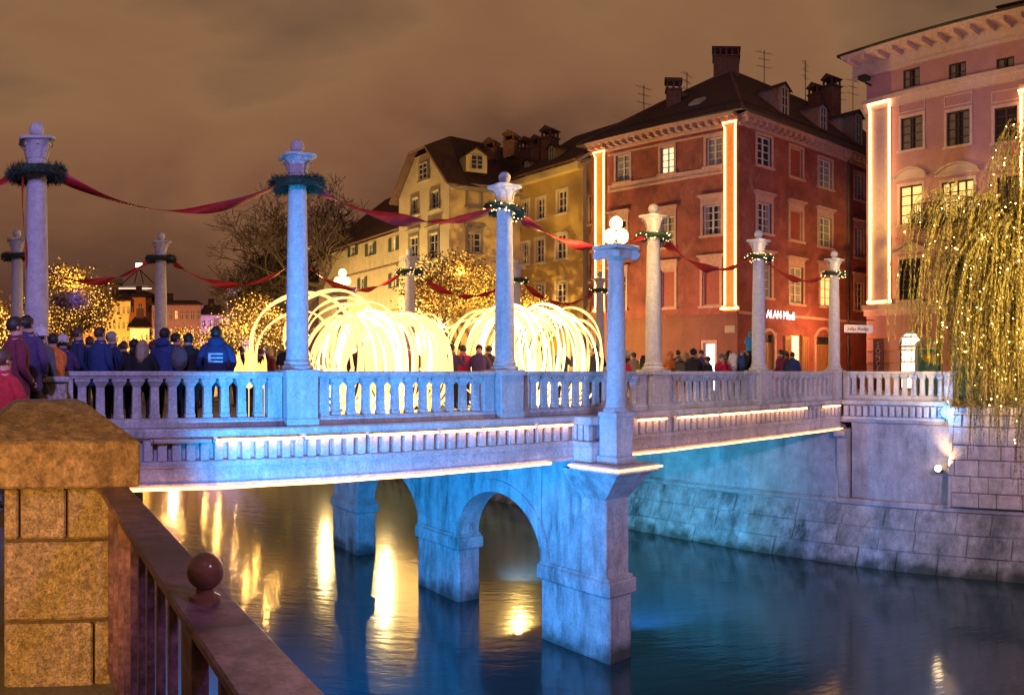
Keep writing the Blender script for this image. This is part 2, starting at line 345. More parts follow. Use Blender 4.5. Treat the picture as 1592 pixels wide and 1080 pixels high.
# battered lower courses made of separate slabs
def slab(x0t, x0b, y0, y1, z0, z1, j=.012):
    mb = MB(); d = random.uniform(-.03, .03)
    xt, xb = x0t + d, x0b + d
    mb.add([(xb, y0 + j, z0 + j), (xb, y1 - j, z0 + j), (xt, y1 - j, z1 - j), (xt, y0 + j, z1 - j), (xb + .5, y0 + j, z0 + j), (xb + .5, y1 - j, z0 + j), (xt + .5, y1 - j, z1 - j), (xt + .5, y0 + j, z1 - j)],
           [(0, 3, 2, 1), (4, 5, 6, 7), (0, 4, 7, 3), (1, 2, 6, 5), (3, 7, 6, 2), (0, 1, 5, 4)])
    return mb
def bx_at(z): return 21.75 + (z - WL) / (-4.33 - WL) * .78
zs = [WL - .4, -5.55, -4.95, -4.33]
for k in range(3):
    y = 3.0 + .4 * k
    while y < 34:
        wd = random.uniform(1.0, 1.9) if k else random.uniform(1.3, 2.4)
        part('stone_slab', slab(bx_at(zs[k + 1]), bx_at(zs[k]), y, y + wd, zs[k], zs[k + 1], .016), quay_low, qw); y += wd
q = MB()
q.add([(bx_at(WL - .9) + .05, 3, WL - .9), (bx_at(WL - .9) + .05, 112, WL - .9), (22.58, 112, -4.34), (22.58, 3, -4.34), (23.6, 3, WL - .9), (23.6, 112, WL - .9), (23.6, 112, -4.34), (23.6, 3, -4.34)],
      [(0, 3, 2, 1), (4, 5, 6, 7), (0, 4, 7, 3), (1, 2, 6, 5), (3, 7, 6, 2), (0, 1, 5, 4)])
part('lower_wall_core', q, quay_low, qw)
# ashlar stretch to the right of the lamp
aw = thing('ashlar_quay_wall', (22.3, 6, WL), 'pale squared stone block wall right of the blue lamp under the willow', 'stone wall')
q = MB(); q.box(22.36, 23.66, -40, 8.36, -4.1, -1.3); q.box(22.2, 23.7, -40, 3, WL - 1, -4.2); part('wall_core', q, quay_m, aw)
z = -4.12; row = 0
while z < -1.4:
    h = random.choice([.44, .5, .56]); y = 3.5 - .3 * (row % 2)
    while y < 8.3:
        wd = random.choice([.55, .8, .95]) * random.uniform(.9, 1.1); y1 = min(y + wd, 8.36)
        if y1 - y > .15:
            b_ = MB(); d = random.uniform(0, .03); b_.bev(22.27 - d, 22.6, y + .01, y1 - .01, z + .01, min(z + h, -1.32) - .01, .018); part('stone_block', b_, block_m, aw)
        y = y1
    z += h; row += 1
q = MB(); q.bev(22.15, 23.62, -40, 8.34, -1.31, -1.08, .03); part('coping', q, block_m, aw)
pp = MB(); pp.tube([(22.60, 8.3, -1.2), (22.60, 8.3, -3.0), (22.28, 8.3, -3.3), (22.2, 8.3, -4.1)], .06, 8); part('drain_pipe', pp, quay_m, aw, 40)

# ---------------------------------------------------------------- bridge: deck, fascia, dentils, piers and arches
YN = 12.56; XS = [.57 + 4.43 * i for i in range(6)]; YF = 23.0; XE = 22.72
br = thing('stone_bridge', (11.5, 17.5, WL), 'pale stone footbridge on arched piers with dentilled fascia over the river', 'bridge')
q = MB(); q.box(.3, 22.7, 12.42, 23.3, -1.55, -1.004); q.box(.3, 22.6, 13.0, 22.8, -1.84, -1.55); part('deck', q, paving, br)
q = MB(); q.bev(.30, 22.62, 12.20, 12.9, -1.075, -.93, .025); q.bev(.30, 22.62, 12.27, 12.9, -1.12, -1.065, .015); part('cornice', q, stone, br)
q = MB(); q.box(.3, 22.62, 12.36, 12.9, -1.5, -1.11); part('dentil_band', q, fascia_m, br)
q = MB(); q.bev(.3, 22.62, 12.24, 12.95, -1.56, -1.45, .02); q.box(.3, 22.62, 12.29, 12.95, -1.84, -1.55); q.bev(.3, 22.62, 12.25, 12.95, -1.88, -1.80, .015); part('fascia', q, fascia_m, br)
q = MB(); q.bev(.30, 22.62, 22.9, 23.4, -1.88, -.93, .02); part('far_fascia', q, stone, br)
dm = MB().bev(-.075, .075, 0, .13, -.33, 0, .012).mesh('dentil', fascia_m)
x = .45
while x < 22.55:
    if not (11.0 < x < 11.95): put('dentil', dm, (x - 11.5, 12.235 - 17.5, -1.115 - WL), br)
    x += .235
# arcade
YS = [(11.62, 13.8), (17.25, 19.3), (23.3, 25.2)]; ARC = [(13.8, 17.25), (19.3, 23.3)]
SPR = -4.35; X0, X1 = 11.42, 12.07
def arch_pts(y0, y1, z0, rise, n=20, grow=0):
    c = (y0 + y1) / 2; a = (y1 - y0) / 2 + grow
    return [(c - a * cos(PI * k / n), z0 + (rise + grow) * sin(PI * k / n)) for k in range(n + 1)]
for (y0, y1) in ARC:
    q = MB(); ap = arch_pts(y0, y1, SPR, 1.38)
    top = -1.86
    for k in range(len(ap) - 1):
        (ya, za), (yb, zb) = ap[k], ap[k + 1]
        q.face([(X0, ya, za), (X0, ya, top), (X0, yb, top), (X0, yb, zb)]); q.face([(X1, ya, za), (X1, yb, zb), (X1, yb, top), (X1, ya, top)])
        q.face([(X0, ya, za), (X0, yb, zb), (X1, yb, zb), (X1, ya, za)])
    part('arch_wall', q, pier_m, br)
for (y0, y1) in ARC:
    a1 = arch_pts(y0, y1, SPR, 1.38); a2 = arch_pts(y0, y1, SPR, 1.38, grow=.30); q = MB()
    for k in range(len(a1) - 1):
        p = [(X0 - .035, a1[k][0], a1[k][1] - .004), (X0 - .035, a1[k + 1][0], a1[k + 1][1] - .004), (X0 - .035, *a2[k + 1]), (X0 - .035, *a2[k])]
        q.face([p[0], p[3], p[2], p[1]]); q.face([p[3], (X0 + .01, *a2[k]), (X0 + .01, *a2[k + 1]), p[2]]); q.face([p[0], p[1], (X0 + .01, a1[k + 1][0], a1[k + 1][1] - .004), (X0 + .01, a1[k][0], a1[k][1] - .004)])
    part('arch_ring', q, pier_m, br)
for i, (y0, y1) in enumerate(YS):
    q = MB(); 
    q.bev(X0, X1, y0 + (.12 if i == 0 else 0), y1 - (.001 if i else 0), SPR, -1.87, .02)
    q.bev(X0 - .03, X1 + .03, y0 - .05, y1 + (.0 if i < 1 else .03), WL - 1.2, SPR - .36, .05)
    if i == 0: q.bev(X0 - .025, X1 + .02, y0 + .05, y0 + .82, SPR, -1.95, .02)
    part('pier', q, pier_m, br)
    q = MB(); q.bev(X0 - .10, X1 + .10, y0 - .12, y1 + .08, SPR - .37, SPR - .05, .03); q.bev(X0 - .05, X1 + .05, y0 - .05, y1 + .04, SPR - .06, SPR + .02, .015); part('impost', q, pier_m, br)
q = MB()   # corbel and cap that carry the lamp column
q.add([(X0, 11.74, -2.75), (X1, 11.74, -2.75), (X1, 12.6, -2.75), (X0, 12.6, -2.75), (10.98, 10.9, -2.05), (12.02, 10.9, -2.05), (12.02, 12.6, -2.05), (10.98, 12.6, -2.05)],
      [(0, 3, 2, 1), (4, 5, 6, 7), (0, 1, 5, 4), (1, 2, 6, 5), (2, 3, 7, 6), (3, 0, 4, 7)])
part('corbel', q, pier_m, br)
q = MB(); q.bev(10.86, 12.1, 10.78, 12.23, -2.06, -1.90, .03); part('pier_cap', q, stone, br)
q = MB(); q.bev(11.02, 11.94, 11.72, 12.35, -1.9, -1.5, .02); q.bev(10.98, 11.98, 11.68, 12.36, -1.56, -1.46, .02); q.box(11.1, 11.86, 11.85, 12.36, -1.5, -1.1); q.bev(10.96, 12.0, 11.66, 12.21, -1.11, -.935, .02)
part('lamp_bay', q, fascia_m, br)
for k in range(3): put('dentil', dm, (11.02 - 11.5, 11.87 + .19 * k - 17.5, -1.115 - WL), br, -PI / 2)
q = MB(); q.bev(11.0, 12.0, 22.9, 24.9, -2.1, -1.0, .03); part('far_lamp_bay', q, stone, br)
# return of the cornice and dentils on the right quay
qr = thing('quay_cornice', (22.8, 10, -1.8), 'dentilled stone cornice below the balustrade right of the bridge end', 'cornice')
q = MB(); q.bev(22.50, 23.65, 8.4, 12.19, -1.075, -.93, .025); q.bev(22.66, 23.65, 8.4, 12.19, -1.5, -1.07, .01); q.bev(22.54, 23.63, 8.4, 12.19, -1.57, -1.46, .02); part('cornice', q, stone, qr)
y = 8.5
while y < 12.1:
    put('dentil', dm, (22.535 - 22.8, y - 10, -1.115 + 1.8), qr, -PI / 2); y += .235

# balusters
def baluster_mesh():
    mb = MB()
    T = lambda s: (lambda x, y, z: (x, y, z))
    mb.bev(-.085, .085, -.07, .07, -.78, -.70, .012)
    mb.add([(-.074, -.05, -.70), (.074, -.05, -.70), (.074, .05, -.70), (-.074, .05, -.70), (-.066, -.045, -.26), (.066, -.045, -.26), (.066, .045, -.26), (-.066, .045, -.26)],
           [(0, 1, 5, 4), (1, 2, 6, 5), (2, 3, 7, 6), (3, 0, 4, 7)])
    mb.add([(-.066, -.045, -.26), (.066, -.045, -.26), (.066, .045, -.26), (-.066, .045, -.26), (-.118, -.10, -.175), (.118, -.10, -.175), (.118, .10, -.175), (-.118, .10, -.175)],
           [(0, 1, 5, 4), (1, 2, 6, 5), (2, 3, 7, 6), (3, 0, 4, 7)])
    mb.bev(-.125, .125, -.11, .11, -.18, -.115, .012)
    return mb.mesh('baluster', stone)
BAL = baluster_mesh()
def balustrade(loc, length, label, rz=0, panels=(.26, .26), group='balustrade bays of the bridge'):
    """local x along the rail from 0 to length, rail top at z=0"""
    t = thing('balustrade', loc, label, 'balustrade', group, rz); O = Vector(loc)
    def lp(name, mb): 
        o = bpy.data.objects.new(name, mb.mesh(name, stone)); COL.objects.link(o); o.parent = t
    lp('top_rail', MB().bev(0, length, -.15, .15, -.085, 0, .018).bev(.01, length - .01, -.12, .12, -.12, -.08, .01))
    lp('plinth', MB().bev(0, length, -.13, .13, -.93, -.80, .015).bev(.005, length - .005, -.105, .105, -.81, -.775, .01))
    for s, wd in ((0, panels[0]), (1, panels[1])):
        if wd > 0: x0 = 0.003 if s == 0 else length - wd; lp('end_panel', MB().bev(x0, x0 + wd - .003, -.10, .10, -.79, -.10, .012))
    a, b_ = panels[0], length - panels[1]; n = max(1, round((b_ - a) / .305)); st = (b_ - a) / n
    for k in range(n): put('baluster', BAL, (a + st * (k + .5), 0, 0), t)
    return t
ordn = ['first', 'second', 'third', 'fourth', 'fifth']
where = ['in front of the people at the left end', 'in front of the left half of the glowing hoops', 'behind the lamp column pedestal', 'below the crowd in red and blue coats', 'last on the bridge before the right bank']
for i in range(5):
    x0 = XS[i] + (.46 if i == 0 else .31); x1 = XS[i + 1] - .31
    balustrade((x0, YN, 0), x1 - x0, 'near stone balustrade bay ' + where[i], panels=((.12 if i == 0 else .26), .26))
fwhere = ['behind the people at the left end', 'behind the fire bowl', 'behind the left glowing hoops', 'behind the right glowing hoops', 'behind the dark crowd on the right']
for i in range(5): balustrade((XS[i] + .31, YF, 0), 3.81, 'far side stone balustrade bay ' + fwhere[i])
balustrade((22.80, 12.22, 0), 3.85, 'short stone balustrade on the right quay in front of the blue cabin', -PI / 2, (.22, .3))

# columns
def capital_mod(p, k):
    a = .5 + .5 * cos(4 * (p - PI / 4))
    return 1 + (0, 0, .03, .08, .16, .26, .26)[min(k, 6)] * (a - .35)
def stone_column(loc, label, group, sc=1.0):
    t = thing('stone_column', loc, label, 'column', group)
    def lp(name, mb, sm=None, mt=stone_s):
        o = bpy.data.objects.new(name, mb.mesh(name, mt, smooth=sm)); COL.objects.link(o); o.parent = t; return o
    lp('pedestal', MB().bev(-.285, .285, -.27, .27, -.93, .0, .015).bev(-.30, .30, -.29, .29, -.935, -.80, .012).bev(-.31, .31, -.30, .30, -.09, .03, .015))
    lp('base', MB().lathe([(.27, .03), (.285, .05), (.27, .09), (.235, .11), (.225, .14), (.24, .16), (.205, .20)], n=28), 35)
    lp('shaft', MB().lathe([(.205, .19), (.195, .3), (.192, 1.2), (.175, 2.3), (.155, 3.30), (.17, 3.33), (.17, 3.38)], n=28), 35)
    lp('capital', MB().lathe([(.155, 3.38), (.155, 3.42), (.165, 3.50), (.195, 3.60), (.245, 3.665), (.30, 3.675), (.305, 3.715)], n=40, mod=capital_mod), 40)
    q = MB()
    for k in range(8):      # acanthus leaves curling out of the bell
        a = k * PI / 4; ca, sa = cos(a), sin(a); w = .055
        pr = [(.160, 3.40, w), (.180, 3.48, w * 1.1), (.205, 3.56, w * .9), (.26, 3.625, w * .4), (.27, 3.585, w * .2)]
        v = []; 
        for (r, z, ww) in pr: v += [(r * ca - ww * sa, r * sa + ww * ca, z), ((r + .012) * ca, (r + .012) * sa, z), (r * ca + ww * sa, r * sa - ww * ca, z)]
        f = []
        for j in range(4): f += [(3 * j, 3 * j + 1, 3 * j + 4, 3 * j + 3), (3 * j + 1, 3 * j + 2, 3 * j + 5, 3 * j + 4)]
        q.add(v, f)
    lp('leaf_ornament', q, 60)
    lp('ball', MB().lathe([(.15, 3.715), (.12, 3.735), (.06, 3.745), (.06, 3.80)], n=18).ball((0, 0, 3.885), .124, 22, 14), 50)
    t.scale = (1, 1, sc); return t
CL = ['tall stone column with dark fir wreath at the left edge by the crowd', 'stone column with dark wreath standing left of the glowing hoops', 'blue lit stone column with lighted wreath between the two hoop clusters',
      'yellow lit stone column with lighted wreath right of the lamp column', 'stone column with lighted wreath in front of the shop sign', 'last stone column at the right bank corner with lighted wreath']
CF = ['small far column behind the tall left edge column', 'far column with dark wreath behind the seated spectators', 'far column hidden behind the second near column', 'far column with lighted wreath behind the left hoop cluster',
      'far column peeking right of the blue lit column', 'far column beside the lit pilaster of the red house']
for i in range(6): stone_column((XS[i], YN, 0), CL[i], 'stone columns on the bridge')
FX = [.46, 4.76, 9.2, 13.25, 17.8, 22.7]
for i in range(6): stone_column((FX[i], YF + (.6 if i == 5 else 0), 0), CF[i], 'stone columns on the bridge', 1.045)

# lamp columns with clusters of globes
def lamp_column(loc, label, low=True):
    t = thing('lamp_column', loc, label, 'lamp column', 'globe lamp columns')
    def lp(name, mb, sm=None, mt=stone_s, par=None):
        o = bpy.data.objects.new(name, mb.mesh(name, mt, smooth=sm)); COL.objects.link(o); o.parent = par or t; return o
    lp('pedestal', MB().bev(-.29, .29, -.29, .29, -1.90, -1.74, .02).bev(-.25, .25, -.25, .25, -1.75, -.93, .015).bev(-.275, .275, -.275, .275, -.94, -.84, .015))
    lp('base', MB().lathe([(.27, -.84), (.285, -.81), (.26, -.76), (.23, -.74), (.225, -.70), (.21, -.66)], n=28), 35)
    lp('shaft', MB().lathe([(.21, -.66), (.20, -.5), (.195, .8), (.165, 2.25)], n=28), 35)
    q = MB().lathe([(.165, 2.22), (.19, 2.27), (.175, 2.30), (.2, 2.34)], n=24)
    q.bev(-.36, .36, -.36, .36, 2.50, 2.59, .02); q.bev(-.28, .28, -.28, .28, 2.33, 2.51, .02)
    for sx_ in (-1, 1):
        for sy_ in (-1, 1):
            c = Vector((sx_ * .28, sy_ * .28, 2.39)); ax = Vector((sx_, sy_, 0)).normalized(); ay = Vector((-sy_, sx_, 0)).normalized()
            pts = [c + ax * (.115 - .012 * k / 2) * cos(k * .55 + 1.2) + Vector((0, 0, (.115 - .012 * k / 2) * sin(k * .55 + 1.2))) for k in range(18)]
            q.tube([p - ay * .05 for p in pts], .022, 5); q.tube([p + ay * .05 for p in pts], .022, 5)
            q.lathe([(.001, 0)], n=3) if False else None
            q.tube([c - ay * .07, c + ay * .07], .09, 12)
    lp('ionic_capital', q, 40)
    arm = MB().lathe([(.09, 2.59), (.06, 2.64), (.03, 2.70), (.03, 2.93)], n=10)
    G = [(.17, 0, 2.79), (-.17, 0, 2.79), (0, .17, 2.79), (0, -.17, 2.79), (0, 0, 3.06)]
    for gx, gy, gz in G[:4]: arm.tube([(0, 0, 2.66), (gx * .6, gy * .6, 2.62), (gx, gy, 2.68)], .012, 5)
    br_ = lp('lamp_bracket', arm, 40, dark_iron)
    for g3 in G: lp('globe', MB().ball(g3, .135, 16, 10), 180, globe_e)
    return t
lamp_column((11.45, 11.42, 0), 'near lamp column with bright globe cluster on the bridge pier cap')
lamp_column((11.15, 23.9, .25), 'far lamp column glowing above the left hoop cluster')
light('lamp_glow', 'POINT', (11.45, 11.42, 3.42), 520, (1, .66, .22), size=.1)
light('lamp_glow', 'POINT', (11.15, 23.9, 3.72), 420, (1, .66, .26), size=.1)

# rope light along the fascia and the LED tubes under the cornice
q = MB(); q.tube([(.35 + .5 * k, 12.205, -1.885 + .004 * sin(k * 1.7)) for k in range(21)], .028, 6)
tag(part('rope_light', q, rope_e), 'long glowing rope light under the fascia left of the lamp column', 'rope light', 'rope lights along the bridge')
q = MB(); q.tube([(12.15 + .5 * k, 12.205, -1.885 + .004 * sin(k * 1.3)) for k in range(22)], .024, 6)
tag(part('rope_light', q, rope_e), 'long glowing rope light under the fascia right of the lamp column', 'rope light', 'rope lights along the bridge')
q = MB(); q.tube([(10.83, 12.2, -1.96), (10.82, 11.4, -1.96), (10.83, 10.75, -1.96), (11.5, 10.745, -1.96), (12.13, 10.75, -1.96)], .022, 6)
tag(part('rope_light', q, rope_e), 'short glowing rope light around the pier cap below the lamp pedestal', 'rope light', 'rope lights along the bridge')
segs = [(2.35, 3.4, 0), (3.45, 4.9, 1), (5.0, 6.1, 0.5), (6.2, 7.6, 1), (7.7, 8.6, .5), (8.65, 9.9, 1), (10.0, 10.9, 1), (12.1, 12.5, 1), (12.9, 13.9, 1), (14.3, 15.9, 1), (16.0, 17.2, 1), (17.2, 18.6, 1), (18.7, 20.3, 1), (20.5, 21.2, 0), (21.2, 22.4, 1)]
for k, (a, b_, on) in enumerate(segs):
    t = thing('tube_light', ((a + b_) / 2, 12.15, -1.1), ('glowing' if on else 'unlit pale') + ' tube light clipped under the cornice, ' + ('number %d counted from the left bank' % (k + 1) if False else ['leftmost of the row beside the big pillar', 'second from the left bank', 'dim one just before the tall column pedestal', 'below the tall column pedestal', 'dim one left of the middle column', 'below the middle column pedestal', 'last before the lamp bay', 'first short one right of the lamp pedestal', 'below the yellow lit column', 'in the middle of the fourth bay', 'one right of the middle of the fourth bay', 'below the column in front of the shop sign', 'long one in the last bay', 'unlit short one in the last bay', 'rightmost at the bank corner'][k]), 'tube light', 'tube lights under the cornice')
    q = MB(); q.tube([(a, 12.155, -1.115), (b_, 12.155, -1.115)], .02 if on else .035, 8); part('tube', q, tube_e if on else white_trim, t, 40)
    q = MB(); 
    for xx in (a + .04, b_ - .04): q.tube([(xx, 12.20, -1.07), (xx, 12.16, -1.075), (xx, 12.10, -1.115), (xx, 12.15, -1.16)], .009, 4)
    q.box(a, b_, 12.16, 12.2, -1.095, -1.078); part('clip', q, dark_iron, t)

# ---------------------------------------------------------------- wreaths and ribbons
def wreath(c, R, r, label, lights, tilt=(0, 0), mt=wreath_m):
    t = thing('fir_wreath', c, label, 'wreath', 'fir wreaths round the column tops')
    C = Vector(c); rot = Matrix.Rotation(tilt[0], 3, 'X') @ Matrix.Rotation(tilt[1], 3, 'Y')
    q = MB(); n = 28
    core = [C + rot @ Vector((R * cos(2 * PI * k / n), R * sin(2 * PI * k / n), 0)) for k in range(n)]
    q.tube(core, r * .62, 8, closed=True); 
    V = []
    for k in range(1300):
        a = random.uniform(0, 2 * PI); b_ = random.uniform(0, 2 * PI)
        d0 = Vector((cos(a), sin(a), 0)); nr = d0 * cos(b_) + Vector((0, 0, 1)) * sin(b_); tg = Vector((-sin(a), cos(a), 0))
        p = d0 * R + nr * r * .5; dr = (nr + tg * random.uniform(-.9, .9)).normalized(); L_ = r * random.uniform(.5, .95); sd = dr.cross(nr + tg * .3).normalized() * .008
        V.append([C + rot @ (p - sd), C + rot @ (p + sd), C + rot @ (p + dr * L_ + sd * .3), C + rot @ (p + dr * L_ - sd * .3)])
    part('garland', q, mt, t); quads('needles', np.array([[list(v) for v in f] for f in V]), mt, t, 'stuff')
    if lights:
        P = []
        for k in range(lights):
            a = random.uniform(0, 2 * PI); b_ = random.uniform(0, 2 * PI); d0 = Vector((cos(a), sin(a), 0))
            P.append(C + rot @ (d0 * R + (d0 * cos(b_) + Vector((0, 0, 1)) * sin(b_)) * r * 1.0))
        octas('fairy_lights', P, .017, bulb_w, t)
    return t
WZ = 3.22
WL_ = ['dark unlit fir wreath on the left edge column', 'dark unlit fir wreath on the column left of the hoops', 'lighted fir wreath on the blue lit column', 'lighted green wreath on the yellow lit column', 'lighted wreath on the column before the shop sign', 'lighted wreath on the last bridge column']
for i in range(6):
    wreath((XS[i], YN, WZ - (.05 if i == 0 else 0)), .37 if i < 2 else .33, .13 if i < 2 else .095, WL_[i], 0 if i < 2 else 46, (0, 0) if i != 2 else (.0, .22))
WF_ = ['small dark wreath on the far left column', 'dark wreath on the far column behind the spectators', None, 'lighted wreath on the far column above the left hoops', 'lighted wreath on the far column right of the blue one', 'lighted wreath on the far column near the lit pilaster']
for i in range(6):
    if WF_[i]: wreath((FX[i], YF + (.6 if i == 5 else 0), WZ * 1.045), .37, .11, WF_[i], 0 if i < 2 else 40)
for i in (2, 3, 4, 5): light('wreath_glow', 'POINT', (XS[i] - .30, YN - .42, WZ + .22), 6, (1, .62, .22), size=.05)
def ribbon(p0, p1, sag, label, tw=2.2, w=.17, ph=0, n=72, sagx=0.):
    P0, P1 = Vector(p0), Vector(p1); q = MB(); pts = []; dr = (P1 - P0).normalized(); side = dr.cross(Vector((0, 0, 1))).normalized()
    V = []
    for k in range(n + 1):
        t = k / n; p = P0.lerp(P1, t); p.z -= sag * 4 * t * (1 - t); p += side * .03 * sin(7 * t)
        a = ph + tw * PI * t + .35 * sin(9 * t + ph); ww = w * .5 * (.35 + .65 * abs(sin(tw * PI * t * .9 + 1.0 + ph)))
        u = Vector((0, 0, 1)) * cos(a) + side * sin(a); cr_ = side * .018 * sin(31 * t)
        V += [p + u * ww, p + cr_, p - u * ww]
    th_ = .003
    for k in range(n):
        for j in (0, 1): q.f.append((3 * k + j, 3 * k + 3 + j, 3 * k + 4 + j, 3 * k + j + 1)); q.m.append(0)
    q.v = [tuple(v) for v in V]
    o = part('red_ribbon', q, ribbon_m, smooth=180); md = o.modifiers.new('cloth thickness', 'SOLIDIFY'); md.thickness = th_
    return tag(o, label, 'ribbon', 'red ribbons strung between the columns')
RB = [('long red ribbon from the left edge column to the second column', .50, 1.3, .20, .4), ('red ribbon from the second column across the pale houses to the blue lit column', .36, 2.1, .24, .9), ('red ribbon between blue lit column and yellow lit column behind the lamp', .42, 2.6, .2, .2),
      ('red ribbon across the red house corner pilaster', .48, 2.4, .22, .5), ('red ribbon ending at the last bridge column', .36, 2.2, .2, 1.1)]
for i in range(5): ribbon((XS[i] + .42, YN - .02, WZ - .10), (XS[i + 1] - .40, YN - .02, WZ - .06), RB[i][1], RB[i][0], RB[i][2], RB[i][3], RB[i][4])
RF = ['far red ribbon left of the far wreathed column above the old town', 'far red ribbon reaching into the bare tree', 'far red ribbon passing the glowing far lamp', 'far red ribbon in front of the golden tree', 'far red ribbon in front of the ochre house']
FZ = WZ * 1.045
for i in range(5): ribbon((FX[i] + .40, YF, FZ - .1), (FX[i + 1] - .40, YF + (.6 if i == 4 else 0), FZ - .1), .62, RF[i], 2 + .3 * i, .24, .6 * i)
q = ribbon((FX[0] - .25, YF - .1, FZ - .1), (FX[0] - .28, YF - .1, FZ - 2.6), 0.0, 'red ribbon end hanging down beside the small far left column', 1., .2, 1.5)
ribbon((XS[0] - .22, YN - .25, WZ - .1), (XS[0] - .20, YN - .27, WZ - 2.0), 0.0, 'thin red ribbon end hanging down beside the left edge column', 2., .05, .5)
ribbon((XS[0] - .42, YN, WZ - .1), (XS[0] - 4.2, YN, WZ - .1), .5, 'red ribbon leaving the left edge column to the left', 1.3, .2, .4)

# ---------------------------------------------------------------- facades
class Frame:
    """a wall plane: u runs from A to B, out points to the outside"""
    def __init__(s, A, B, zb=ST, flip=1):
        s.A = Vector((A[0], A[1], 0)); s.B = Vector((B[0], B[1], 0)); s.d = (s.B - s.A).normalized(); s.len = (s.B - s.A).length
        s.n = Vector((s.d.y, -s.d.x, 0)) * flip; s.zb = zb
    def __call__(s, u, o, z): p = s.A + s.d * u + s.n * o; return (p.x, p.y, z)
    def hit(s, px):
        t = th(px); D = Vector((sin(t), cos(t), 0)); a = s.A; d = s.d
        det = D.x * (-d.y) + d.x * D.y; r = (a.x * (-d.y) + d.x * a.y) / det; u = (D.x * a.y - D.y * a.x) / det
        return u, r
    def rect(s, x0, y0, x1, y1):
        u0, _ = s.hit(x0); u1, _ = s.hit(x1); _, r = s.hit((x0 + x1) / 2)
        return min(u0, u1), max(u0, u1), zof(y1, r), zof(y0, r)
def wall(fr, u0, u1, z0, z1, holes, depth=.22, gable=None):
    q = MB(); us = sorted({u0, u1} | {h[0] for h in holes} | {h[1] for h in holes}); zs = sorted({z0, z1} | {h[2] for h in holes} | {h[3] for h in holes})
    us = [u for u in us if u0 <= u <= u1]; zs = [z for z in zs if z0 <= z <= z1]
    for i in range(len(us) - 1):
        for j in range(len(zs) - 1):
            cu, cz = (us[i] + us[i + 1]) / 2, (zs[j] + zs[j + 1]) / 2
            if any(h[0] < cu < h[1] and h[2] < cz < h[3] for h in holes): continue
            q.face([fr(us[i], 0, zs[j]), fr(us[i + 1], 0, zs[j]), fr(us[i + 1], 0, zs[j + 1]), fr(us[i], 0, zs[j + 1])])
    for h in holes:
        a, b_, c, d = h
        q.face([fr(a, 0, c), fr(a, 0, d), fr(a, -depth, d), fr(a, -depth, c)]); q.face([fr(b_, 0, c), fr(b_, -depth, c), fr(b_, -depth, d), fr(b_, 0, d)])
        q.face([fr(a, 0, c), fr(a, -depth, c), fr(b_, -depth, c), fr(b_, 0, c)]); q.face([fr(a, 0, d), fr(b_, 0, d), fr(b_, -depth, d), fr(a, -depth, d)])
    return q
